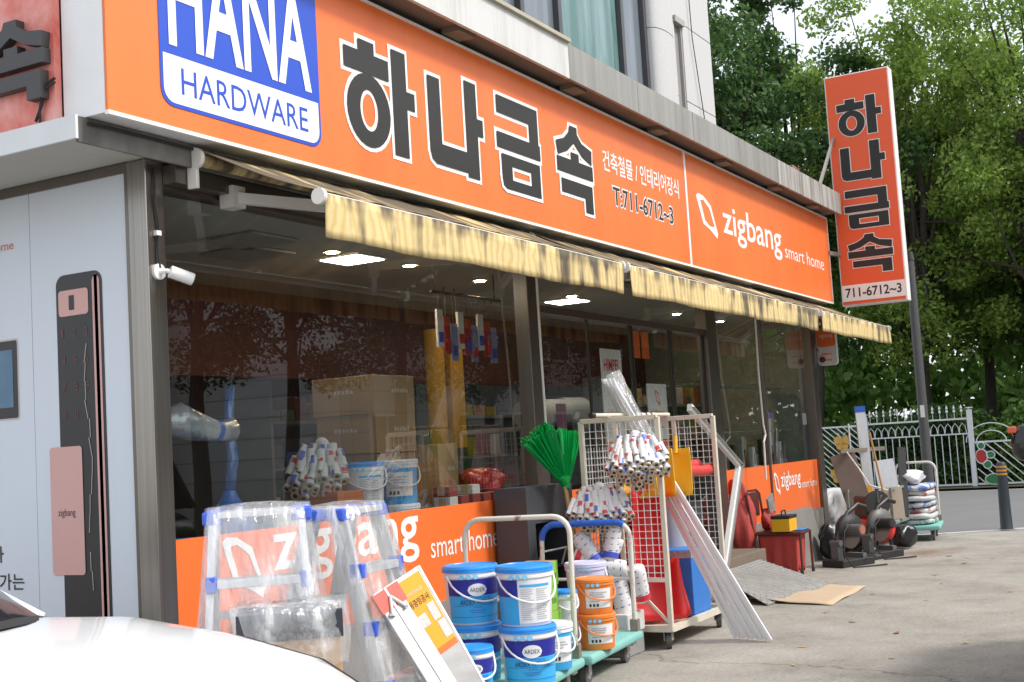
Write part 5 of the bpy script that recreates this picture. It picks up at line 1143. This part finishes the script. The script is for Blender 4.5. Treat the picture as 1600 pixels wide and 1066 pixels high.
OCH = mat('butterfly_ochre', (.62,.36,.08), .5)
for y, z in ((3.28,1.20),(3.42,.42)):
    m = MB()
    for du, dv, r_ in ((-.10,.06,.10),(.10,.06,.10),(-.07,-.09,.075),(.07,-.09,.075)): m.add([(FX-.03,y+du+r_*math.cos(a),z+dv+r_*math.sin(a)) for a in np.linspace(0,2*math.pi,13)[:-1]], [tuple(range(12))])
    m.bar((FX-.034,y,z-.14),(FX-.034,y,z+.14),.025); m.build('butterfly', OCH, FA)
    m = MB(); m.tube([(FX-.03,y+.02,z+.14),(FX-.03,y+.10,z+.24)],.008,5); m.tube([(FX-.03,y-.02,z+.14),(FX-.03,y-.10,z+.24)],.008,5); m.build('feelers', FW, FA)
FB = thing('park_gate', 'white fence panel of upright bars with arched top and spear finials', 'fence', (FX,1.5,0))
post(FB, .33, 1.80, .11); section(FB, .385, 2.64, 1.60)
m = MB(); m.box(FX-.018,FX+.018,.386,2.639,1.24,1.27); m.build('rail', FW, FB)
for y in (1.30,1.36): m = MB(); m.bar((FX,y,.05),(FX,y,1.66),.04,.04,up=(1,0,0)); m.build('gate_stile', FW, FB)
for k, y in enumerate(np.arange(.5,2.62,.16)):
    m = MB(); m.bar((FX,y,.12),(FX,y,1.25),.018,.018,up=(1,0,0)); m.build('upright_bar', FW, FB)
    m = MB(); m.tube([(FX,y-.08,1.27),(FX,y-.06,1.42),(FX,y,1.50),(FX,y+.06,1.42),(FX,y+.08,1.27)],.010,6); m.build('arch', FW, FB, True)
    m = MB(); m.lathe([(.008,0),(.008,.12),(.035,.15),(.012,.20),(.03,.23),(.001,.31)], (FX,y,1.62), 8, False); m.build('finial', FW, FB, True)
FC = thing('park_fence', 'white fence panel with red and green flower ornament beside the bollard', 'fence', (FX,-1.5,0))
post(FC, -2.6, 1.75); section(FC, -2.55, .27, 1.05)
for yb in np.arange(-2.5-1.0, .27, .2):
    p0 = Vector((FX,yb,.12)); p1 = Vector((FX,yb+.95,1.03)); lo = max(0,(-2.53-p0.y)/.95); hi = min(1,(.25-p0.y)/.95)
    if hi-lo > .05: m = MB(); m.bar(p0+(p1-p0)*lo, p0+(p1-p0)*hi, .022, .022); m.build('slanting_bar', FW, FC)
for y, z, ry, rz_, mt in ((.14,.72,.13,.16,mat('petal_red', (.45,.03,.03), .5)),(.13,.96,.08,.08,mat('petal_green', (.03,.20,.07), .5)),(-.06,.75,.09,.08,MATS['petal_green']),(.02,.53,.09,.09,MATS['petal_green']),(-.10,.20,.20,.12,MATS['petal_green'])):
    m = MB(); m.add([(FX-.03,y+ry*math.cos(a),z+rz_*math.sin(a)) for a in np.linspace(0,2*math.pi,17)[:-1]], [tuple(range(16))]); m.build('petal', mt, FC)
    m = MB(); m.tube([(FX-.03,y+ry*math.cos(a),z+rz_*math.sin(a)) for a in np.linspace(0,2*math.pi,17)],.012,5); m.build('petal_rim', FW, FC, True)
for r_ in (.25,.42): m = MB(); m.tube([(FX,.1+r_*1.3*math.cos(a)-.2,1.05+r_*math.sin(a)) for a in np.linspace(0,math.pi,13)],.012,5); m.build('arch', FW, FC, True)

# ================================================================ trees
def leaves(centers, radii, per, size, seed, droop=.3, flat=.5):
    """leaf quads scattered in clumps; returns verts, faces"""
    g = np.random.default_rng(seed); n = len(centers)*per
    c = np.repeat(np.asarray(centers), per, 0); r = np.repeat(np.asarray(radii), per)
    d = g.normal(size=(n,3)); d /= np.linalg.norm(d, axis=1)[:,None]; d[:,2] *= .75
    p = c + d*(r*g.random(n)**.45)[:,None]
    u = g.normal(size=(n,3)); u[:,2] -= droop; u /= np.linalg.norm(u, axis=1)[:,None]
    w = np.cross(u, g.normal(size=(n,3))); w /= np.linalg.norm(w, axis=1)[:,None]
    s = size*g.uniform(.6,1.3,n)[:,None]
    v = np.empty((n,4,3)); v[:,0] = p; v[:,1] = p+u*s*.5+w*s*.28; v[:,2] = p+u*s; v[:,3] = p+u*s*.5-w*s*.28
    return v.reshape(-1,3), n
def leaf_obj(name, v, n, mt, parent, off):
    me = bpy.data.meshes.new(name); v = v-np.array(off)
    me.vertices.add(4*n); me.vertices.foreach_set('co', v.ravel()); me.loops.add(4*n); me.loops.foreach_set('vertex_index', np.arange(4*n, dtype=np.int32))
    me.polygons.add(n); me.polygons.foreach_set('loop_start', np.arange(0,4*n,4, dtype=np.int32)); me.update(calc_edges=True); me.materials.append(mt)
    o = bpy.data.objects.new(name, me); C.objects.link(o); o.parent = parent; return o
BARK = mat('bark', (.06,.048,.038), .95, var=.35, scale=6, bump=.8, bscale=14)
def tree(label, x, y, H, r, zlo, mt, seed, clumps=70, per=190, size=.2, cr=.85, trunk=.17, name='park_tree', grp='trees behind the park fence', lean=0, squash=1):
    g = random.Random(seed); t = thing(name, label, 'tree', (x,y,0), grp); ends = []
    m = MB(); fork = zlo*.75+.4; top = Vector((x+lean, y+g.uniform(-.3,.3), H*.80))
    base = Vector((x,y,-.05)); fk = Vector((x+lean*.4+g.uniform(-.15,.15), y+g.uniform(-.15,.15), fork))
    m.tube([base, base+(fk-base)*.5+Vector((g.uniform(-.1,.1),g.uniform(-.1,.1),0)), fk, fk+(top-fk)*.5+Vector((g.uniform(-.4,.4),g.uniform(-.4,.4),0)), top], [trunk*1.2,trunk,trunk*.85,trunk*.5,trunk*.12], 9)
    cz = (zlo+H)/2; hz = (H-zlo)/2; cs, rs = [], []
    for k in range(clumps):
        while True:
            q = Vector((g.uniform(-1,1), g.uniform(-1,1), g.uniform(-1,1)))
            if .30 < q.length < 1: break
        sh = 1-.35*max(0,q.z)
        p = Vector((x+lean*.6+q.x*r*sh, y+q.y*r*sh, cz+q.z*hz*squash)); cs.append(tuple(p)); rs.append(cr*g.uniform(.6,1.2))
        if k % 2 == 0:
            s0 = g.uniform(.1,.75); st = fk+(top-fk)*s0*.8; mid = (st+p)/2+Vector((0,0,-.15+g.uniform(-.2,.3)))
            m.tube([st, mid, p], [trunk*.34*(1-s0*.5), trunk*.2, trunk*.05], 5)
    m.build('trunk', BARK, t, True)
    v, n = leaves(cs, rs, per, size, seed); leaf_obj('crown', v, n, mt, t, (x,y,0)); return t
DK = m_leaf('leaf_dark', (.04,.09,.025), (.08,.16,.042), .45); LG = m_leaf('leaf_light', (.15,.26,.045), (.29,.40,.085), .55); MG = m_leaf('leaf_mid', (.085,.17,.035), (.16,.28,.06), .5); PINE = m_leaf('leaf_pine', (.014,.035,.014), (.03,.06,.02), .15)
TR = [('tall dark broadleaf tree rising behind the upper storey corner',31.6,7.2,15.5,3.6,4.2,DK,1,80,330,.17,.8),
 ('dark broadleaf tree between upper storey and projecting sign',33.2,4.6,14.5,3.2,3.4,DK,2,66,330,.17,.75),
 ('feathery light green tree directly behind the projecting sign',33.6,1.9,14.5,3.3,3.2,LG,3,85,400,.135,.75),
 ('feathery yellow-green tree above the bollard',33.4,-1.3,15,3.5,3.4,LG,4,95,430,.135,.8),
 ('yellow-green tree past the flower fence panel',34.4,-4.6,14,3.5,3.2,LG,5,60,170,.22,.85),
 ('mid green tree with dark trunk behind the upright gate bars',37.2,2.7,12,3.4,3.0,MG,6,60,260,.19,.85),
 ('mid green tree with dark trunk behind the flower panel',37.0,-.3,12.5,3.2,3.2,MG,7,60,260,.19,.85),
 ('mid green tree deep in the park behind the butterflies',38.5,6.2,13,3.8,2.6,MG,8,60,170,.26,.95),
 ('dark green tree at the back of the park behind the dark broadleaf trees',41,10.5,14,4.2,2.4,DK,9,60,150,.3,1.1),
 ('thin trunked tree in the sunny gap of the park',39.5,1.1,11,2.6,3.8,LG,10,40,150,.24,.8),
 ('leaning thin trunked tree in the park behind the bollard',38.6,-2.0,11,2.6,4.2,MG,12,40,150,.24,.8),
 ('mid green tree beyond the end of the flower panel',41,-6.5,13,4.0,2.6,MG,13,55,150,.28,1.)]
for a in TR: tree(*a)
# shrubs and creeper along the fence
def shrub(label, x, y, h, r, mt, seed, per=260, z0=.15, name='shrub', grp='shrubs along the park fence', size=.13):
    g = random.Random(seed); t = thing(name, label, 'shrub', (x,y,0), grp); cs = [(x+g.uniform(-.45,.45)*r, y+g.uniform(-1,1)*r, z0+g.random()*(h-z0)) for _ in range(26)]
    m = MB()
    for c in cs[::2]: m.tube([(x,y,.0),((x+c[0])/2,(y+c[1])/2,c[2]*.6),c],.012,4)
    m.build('stems', BARK, t); v, n = leaves(cs, [.32]*len(cs), per, size, seed); leaf_obj('foliage', v, n, mt, t, (x,y,0))
for k, (y, h, s, lb) in enumerate(((5.4,1.5,DK,'dark shrub behind the far end of the butterfly panel'),(4.2,1.35,MG,'green shrub behind the butterfly panel'),(3.0,1.5,DK,'dark shrub behind the fence post near the tall channel'),(1.9,1.75,DK,'dark creeper bush hanging over the arched gate'),(.9,1.9,DK,'dark creeper bush swelling over the gate beside the pole'),(-.1,1.75,MG,'green creeper bush behind the flower ornament'),(-1.2,1.6,MG,'green bush behind the slanting bars past the flower ornament'),(-2.4,1.5,DK,'dark bush at the end of the flower panel'))):
    shrub(lb, 31.25, y, h, .75, s, 40+k)
# distant wood closing the view
g_ = np.random.default_rng(77); n_ = 1300
cs = np.stack([g_.uniform(47,60,n_), g_.uniform(-30,45,n_), .2+10.5*g_.random(n_)**1.5], 1); v, n = leaves(cs, g_.uniform(.9,1.9,n_), 95, .5, 78)
wd = leaf_obj('woodland', v, n, MG, None, (0,0,0)); tag(wd, 'far green woodland closing the view behind the park trees', 'woodland', kind='stuff')

# ================================================================ across the street (seen mirrored in the shop glass)
t = thing('tile_building', 'grey tiled three storey building across the street from the shop', 'building', (34,-16,0))
TILEW = mat('grey_tile', (.42,.43,.44), .5, var=.08, scale=1)
nd, lk, bb = nodes(TILEW); br = nd.new('ShaderNodeTexBrick'); br.inputs['Scale'].default_value = 1; br.inputs['Brick Width'].default_value = 1.0; br.inputs['Row Height'].default_value = .55; br.inputs['Mortar Size'].default_value = .02; br.offset = 0
br.inputs['Color1'].default_value = (.60,.61,.62,1); br.inputs['Color2'].default_value = (.52,.53,.54,1); br.inputs['Mortar'].default_value = (.30,.30,.30,1)
mpn = nd.new('ShaderNodeMapping'); mpn.inputs['Rotation'].default_value = (R(90),0,0); tcn = nd.new('ShaderNodeTexCoord'); lk.new(tcn.outputs['Object'], mpn.inputs[0]); lk.new(mpn.outputs[0], br.inputs[0]); lk.new(br.outputs[0], bb.inputs['Base Color'])
m = MB(); m.box(26.5,46,-26,-15,0,11); m.build('wall', TILEW, t)
for x in (28.5,32,35.5,39,42.5):
    for z in (1.2,4.4,7.6):
        m = MB(); m.box(x-.75,x+.75,-15.0,-14.93,z,z+1.5); w = m.build('window', WHITE, t)
        m = MB(); m.box(x-.66,x-.03,-14.93,-14.915,z+.09,z+1.41); m.box(x+.03,x+.66,-14.93,-14.915,z+.09,z+1.41); m.build('pane', mat('pane_dark', (.03,.07,.07), .1), w)
t = thing('white_house', 'white rendered house across the street behind the pines', 'building', (34,-24,0))
m = MB(); m.box(47,64,-30,-19,0,6.2); m.box(10,25,-28,-20,0,7); m.build('wall', mat('render_white', (.62,.62,.60), .8, var=.08), t)
m = MB(); m.box(46.5,64.5,-30.5,-18.5,6.2,6.6); m.box(9.5,25.5,-28.5,-19.5,7.0,7.4); m.build('roof', mat('roof_dark', (.10,.09,.09), .8), t)
for k, (x, y, h) in enumerate(((16.5,-10.5,8),(19.8,-11.2,9),(23.0,-10.8,8.5),(12.8,-12.5,9),(29,-12.0,6.5),(38,-12.0,6))):
    tree(['spreading pine across the street opposite the ladders','pine with forked trunk across the street','pine across the street before the white house','tall pine across the street by the parked van','small pine before the grey tiled building','small round pine near the end of the tiled building'][k], x, y, h, 2.1, 3.0, PINE, 60+k, 30, 380, .12, .8, .15, 'pine_tree', 'pines across the street')
# ================================================================ things seen through the shop glass
def carton(label, x0, x1, y0, y1, z0, z1, mt=None, txt=None, grp=None, name='cardboard_box'):
    t = thing(name, label, 'box', ((x0+x1)/2,(y0+y1)/2,z0), grp); m = MB(); m.box(x0,x1,y0,y1,z0,z1); m.build('carton', mt or CARD, t, bevel=.004)
    m = MB(); m.box(x0-.0006,x1+.0006,(y0+y1)/2-.03,(y0+y1)/2+.03,z1-.06,z1+.0008); m.build('tape', mat('parcel_tape', (.50,.37,.22), .3), t)
    if txt:
        m = MB(); fine_print(m, (x0+.45*(x1-x0),y0-.0015,z0+.55*(z1-z0)), (1,0,0), (0,0,1), .4*(x1-x0), .035, 6); m.build('print', mat('box_print', (.70,.62,.52)), t)
        m = MB(); fine_print(m, (x0-.0015,y1-.3*(y1-y0),z0+.55*(z1-z0)), (0,-1,0), (0,0,1), .4*(y1-y0), .035, 6); m.build('print', MATS['box_print'], t)
# window display benches
t = thing('display_bench', 'dark display bench behind the window beside the steel corner post', 'bench', (6,.5,.45))
DB = mat('bench_dark', (.07,.065,.06), .6, var=.15)
m = MB(); m.box(5.02,7.80,.08,.55,.80,.86); m.build('bench_top', DB, t); m = MB(); m.box(5.05,7.78,.12,.52,.45,.80); m.build('bench_body', DB, t)
t = thing('display_bench', 'higher display bench behind the window with the cardboard boxes', 'bench', (8,.6,.45))
m = MB(); m.box(7.06,8.88,.56,1.6,1.06,1.12); m.box(7.81,8.88,.08,.559,1.06,1.12); m.build('bench_top', DB, t); m = MB(); m.box(7.09,8.85,.60,1.56,.45,1.06); m.box(7.84,8.85,.12,.598,.45,1.06); m.build('bench_body', DB, t)
t = thing('display_bench', 'bench behind the end window carrying packed fittings', 'bench', (15,.6,.45))
m = MB(); m.box(13.3,16.8,.10,.8,1.0,1.06); m.build('bench_top', DB, t); m = MB(); m.box(13.35,16.75,.14,.76,.45,1.0); m.build('bench_body', DB, t)
carton('lowest brown cardboard box of the stack in the shop window', 7.66,8.17,.62,1.15,1.121,1.535, None, True)
carton('middle brown cardboard box of the stack in the shop window', 7.64,8.16,.60,1.14,1.536,1.825, None, True)
carton('topmost brown cardboard box of the stack in the shop window', 7.63,8.18,.61,1.16,1.826,2.11, None, True)
carton('upright brown cardboard box standing alone between box stack and mullion', 8.30,8.58,.50,.72,1.121,1.58, None, True)
carton('long white box lying on the bench beside the blue sack', 5.88,6.50,.10,.36,.861,1.22, mat('white_carton', (.62,.63,.62), .6, var=.05), None, None, 'white_box')
for k, (x, dz) in enumerate(((7.83,0),(7.99,0),(8.15,0),(8.15,.072),(8.31,0),(8.46,0),(8.58,0),(8.70,0),(7.83,.072))):
    carton(['long','short','lower','upper','narrow','square','pale','end','flat'][k]+' red and white small box on the window bench sill', x, x+.11, .12, .26, 1.121+dz, 1.191+dz, mat('smallbox_red', (.28,.05,.045), .5, var=.2) if k % 3 else mat('smallbox_white', (.6,.58,.55), .6, var=.1), None, 'small boxes along the window sill', 'small_box')
GI = 'pails in the shop window'
h_ = .31
for k, (x, y, z, l, bd, st) in enumerate(((7.08,.33,.861,'lower white pail with blue lid in the shop window',PAILW,'sheet'),(7.08,.33,.861+h_,'upper white pail with blue lid and handle in the shop window',PAILW,'sheet'),(7.52,.35,.861,'lower sky blue pail with white lid in the shop window',SKYB,'label'),(7.52,.35,.861+h_,'upper sky blue pail with white lid in the shop window',SKYB,'label'),(5.44,.36,.861,'grey-white pail with blue rim beside the blue sack',PAILW,'none'))):
    pail(l, (x,y,z), .15, h_ if k < 4 else .25, bd, LIDB if k in (0,1,4) else PAILW, FACE, st, None, GI)
t = thing('blue_sack', 'bright blue plastic sack knotted at the top beside the silver bundle', 'sack', (5.56,.40,.861)); m = MB(); P = []
for j in range(12):
    q = j/11; r_ = (.155 if q < .62 else .155*(1-(q-.62)*2.3)) if q < .95 else .035; P.append([(5.76+max(.03,r_)*math.cos(a)*(1+.08*math.sin(5*a+q*6)), .34+max(.03,r_)*math.sin(a)*(1+.08*math.sin(4*a-q*7)), .862+.50*q) for a in np.linspace(0,2*math.pi,25)])
m.grid(P); m.build('sack_body', mat('blue_sack', (.015,.12,.50), .25, var=.25, scale=7, bump=.5, bscale=14), t, 'all')
m = MB(); m.tube([(5.76,.34,1.33),(5.80,.34,1.55),(5.78,.34,1.80),(5.80,.34,1.98)],[.03,.035,.03,.03],8); m.build('hanging_strip', BOTTLEFILM, t, 'all')
t = thing('silver_bundle', 'silver film-wrapped bundle with blue tape in the window corner', 'bundle', (5.4,.35,1.7)); m = MB()
m.tube([(5.22,.36,1.76),(5.36,.34,1.78),(5.50,.33,1.74),(5.66,.32,1.71),(5.78,.34,1.72)],[.05,.10,.085,.06,.075],12); m.build('wrapped_roll', mat('silver_film', (.52,.55,.58), .2, .4, var=.3, scale=14, bump=.9, bscale=22), t, 'all')
m = MB(); m.tube([(5.60,.325,1.722),(5.66,.32,1.71)],[.068,.066],12); m.build('blue_tape', BTAPE, t, True)
t = thing('hours_stand', 'dark stand with a pale opening hours plate in the window corner', 'stand', (5.2,.5,.861)); m = MB(); m.box(5.03,5.40,.44,.50,.862,1.70); m.build('stand_board', mat('stand_dark', (.05,.05,.055), .5), t)
m = MB(); m.box(5.04,5.36,.425,.438,1.80,1.98); m.build('plate', mat('plate_grey', (.45,.45,.46), .5), t)
m = MB(); m.box(5.18,5.22,.44,.48,1.70,1.80); m.build('plate_stem', DARKMETAL, t)
m = MB(); put_text(m, '9:10-', (5.06,.4245,1.84), (1,0,0), (0,0,1), .26, .10, .02); m.build('lettering', mat('print_purple', (.10,.06,.14)), t)
bundle('bundle of roller sleeves standing in the shop window beside the stacked pails', (6.80,.45,1.62), 34, .17, .18, .12)
m = MB(); m.box(6.62,6.90,.20,.50,.861,1.30); tag(m.build('orange_bin', mat('bin_orange', (.45,.13,.03), .5, var=.2), None, bevel=.01), 'dull orange bin under the roller sleeves in the shop window', 'bin')
m = MB(); m.cyl((9.50,1.25,.45),(9.50,1.25,2.60),.085,n=20); tag(m.build('yellow_column', mat('column_yellow', (.55,.30,.03), .5, var=.1), None, True), 'yellow column standing inside the shop behind the hanging tools', 'column')
m = MB(); m.box(9.68,9.90,1.20,1.28,1.55,2.45); tag(m.build('hanging_board', mat('column_yellow', (.55,.3,.03)), None), 'yellow hanging panel beside the yellow column', 'panel')
m = MB(); m.tube([(9.70,1.24,2.45),(9.70,1.24,2.999)],.006,5); m.tube([(9.88,1.24,2.45),(9.88,1.24,2.999)],.006,5); tag(m.build('panel_wires', DARKMETAL), 'two thin wires holding the yellow panel from the ceiling', 'wire')
blob('crumpled red plastic heap on the window bench', 'red_heap', 'plastic', (8.72,.40,1.121), .15, .20, .13, mat('red_film', (.40,.02,.02), .25, var=.3, bump=.6, bscale=20), 31)
# hanging tools behind the window
for k in range(9):
    x = 8.50+.105*k; z = 2.34-.05*(k % 3); c_ = [WPRINT, mat('tool_red', (.45,.04,.03)), mat('tool_bluewhite', (.30,.32,.55), .5, var=.4, scale=20)][k % 3]
    t = thing('hanging_tool', ['white carded brush hanging','red carded brush hanging','blue and white pack hanging'][k % 3]+' from the rail, '+['first','second','third','fourth','fifth','sixth','seventh','eighth','ninth'][k]+' from the box stack', 'hanging goods', (x,.55,z), 'goods hanging behind the shop window')
    m = MB(); m.box(x-.042,x+.042,.54,.56,z,z+.30); m.build('card', c_, t); m = MB(); m.tube([(x,.55,z+.30),(x,.55,2.78)],.004,4); m.build('hook', DARKMETAL, t)
    m = MB(); m.box(x-.03,x+.03,.532,.54,z+.04,z+.12); m.build('print', REDW if k % 2 else BLUW, t)
m = MB(); m.cyl((8.4,.55,2.78),(9.5,.55,2.78),.012,n=8); m.tube([(8.45,.55,2.78),(8.45,.55,2.999)],.006,5); m.tube([(9.4,.55,2.78),(9.4,.55,2.999)],.006,5); tag(m.build('hanging_rail', DARKMETAL, None, True), 'thin dark rail under the ceiling holding the hanging goods', 'rail')
# posters on the doors
for x0, x1, z0, z1, lb, tx, pos in ((10.36,10.80,1.30,2.36,'white and orange advertising panel with red brand word on a glass door','HIMPEL',.86),(11.36,11.84,1.30,2.06,'white and orange advertising panel with loop emblem on a glass door','zigbang',.30)):
    t = thing('door_poster', lb, 'poster', (x0,.05,z0)); m = MB(); m.box(x0,x1,.036,.046,z0+.22,z1); m.build('panel', WPRINT, t); m = MB(); m.box(x0,x1,.036,.046,z0,z0+.219); m.build('panel_foot', ORANGE2, t)
    m = MB(); put_text(m, 'zigbang', (x0+.05,.0345,z0+.42), (1,0,0), (0,0,1), (x1-x0)-.14, .10); m.build('lettering', ORANGE2, t)
    m = MB(); put_text(m, 'smart home', (x0+.12,.0345,z0+.32), (1,0,0), (0,0,1), (x1-x0)-.24, .04); m.build('lettering', ORANGE2, t)
    m = MB()
    if tx == 'HIMPEL': put_text(m, 'HIMPEL', (x0+.05,.0345,z1-.20), (1,0,0), (0,0,1), (x1-x0)-.10, .11, .02)
    else: zlogo(m, (x0+.18,.0345,z0+.54), (1,0,0), (0,0,1), .12, .16)
    m.build('emblem', REDW if tx == 'HIMPEL' else ORANGE2, t)
for x in (11.08,11.30):
    m = MB(); m.box(x,x+.17,.034,.038,2.30,2.56); tag(m.build('door_notice', ORANGE2), 'small orange notice high on the middle glass door', 'notice', 'orange notices on the door')
m = MB(); m.box(9.42,9.60,.034,.038,1.62,1.86); tag(m.build('window_card', mat('card_purple', (.20,.07,.12), .5, var=.3, scale=30)), 'small purple card stuck inside the pane beside the mullion', 'card')
# shelving with goods
PC = [mat('goods_%d' % k, c, .5, var=.25, scale=12) for k, c in enumerate(((.30,.05,.04),(.45,.44,.42),(.06,.12,.30),(.40,.30,.05),(.10,.10,.11),(.16,.28,.20),(.42,.20,.08)))]
def shelf(label, x0, x1, y0, y1, levels, seed, top=2.3):
    t = thing('shelf_unit', label, 'shelf', (x0,y0,.45)); g = random.Random(seed)
    for x in (x0, x1): m = MB(); m.box(x-.02,x+.02,y0,y1,.45,top); m.build('side_panel', mat('shelf_steel', (.26,.26,.26), .5, .3), t)
    for z in levels: m = MB(); m.box(x0+.021,x1-.021,y0,y1,z-.015,z+.015); m.build('shelf_board', MATS['shelf_steel'], t)
    for z in levels:
        x = x0+.05
        while x < x1-.2:
            w = g.uniform(.08,.24); hh = g.uniform(.10,.30); m = MB(); m.box(x,x+w,y0+.04,y1-.06,z+.0155,z+.0155+hh)
            tag(m.build('shelf_goods', g.choice(PC), None, bevel=.006), 'small packaged item standing on the shelves inside the shop', 'packaged goods', 'packaged goods on the inner shelves'); x += w+g.uniform(.01,.06)
shelf('tall shelf unit across the middle of the shop', 6.2,8.2,3.6,4.1, (.6,1.0,1.45,1.9), 1)
shelf('shelf unit behind the glass doors', 9.6,11.4,3.2,3.7, (.6,1.0,1.45,1.9), 2)
shelf('shelf unit on the far side of the doors', 12.0,13.4,2.6,3.1, (.6,1.0,1.45,1.9), 3)
shelf('display shelf standing behind the end window', 13.6,16.6,1.4,1.8, (.7,1.1,1.5,1.95), 4)
shelf('low shelf at the back wall of the shop', 6,9,6.8,7.3, (.7,1.2,1.7), 5)
# glass display with handles and rails in the end window
for k in range(9):
    x = 13.5+.36*k; t = thing('lock_sample', ['slim black','tall silver','short white','wide silver','narrow black','tall white','squat silver','slim white','broad black'][k]+' door lock sample on the end window bench', 'lock', (x,.4,1.06), 'lock samples in the end window')
    hh = .30+.22*((k*7) % 5)/5; m = MB(); m.box(x-.05,x+.05,.34,.40,1.061,1.061+hh); m.build('lock_plate', [LOCK, ALU, WPRINT][k % 3], t, bevel=.01); m = MB(); m.box(x-.02,x+.02,.325,.339,1.12,1.12+hh*.5); m.build('lock_grip', [ALU, LOCK, ALU][k % 3], t)
for z in (1.55, 2.10):
    m = MB(); m.box(13.25,16.8,.30,.62,z,z+.012); tag(m.build('glass_shelf', mat('shelf_glass', (.30,.42,.40), .15, var=.05)), 'glass shelf in the end window at '+('lower' if z < 2 else 'upper')+' height', 'glass shelf')
for k in range(3):
    m = MB(); m.cyl((11.15+.42*k,1.3,1.85+.02*k),(11.55+.42*k,1.25,1.85+.02*k),.13,n=22); tag(m.build('film_roll', mat('roll_white', (.45,.45,.44), .5, var=.05), None, True), ['first','second','third'][k]+' white film roll from the broom-side mullion, racked behind the doors', 'roll')
for x, y in ((11.2,1.3),(11.9,1.28),(12.6,1.25)):
    m = MB(); m.box(x-.02,x+.02,y-.3,y+.1,.45,1.72); m.build('rack_leg', DARKMETAL); tag(bpy.data.objects[-1] if False else C.objects[-1], 'dark rack upright carrying the white film rolls', 'rack upright', 'rack uprights under the film rolls'); C.objects[-1].name = 'rack_upright'
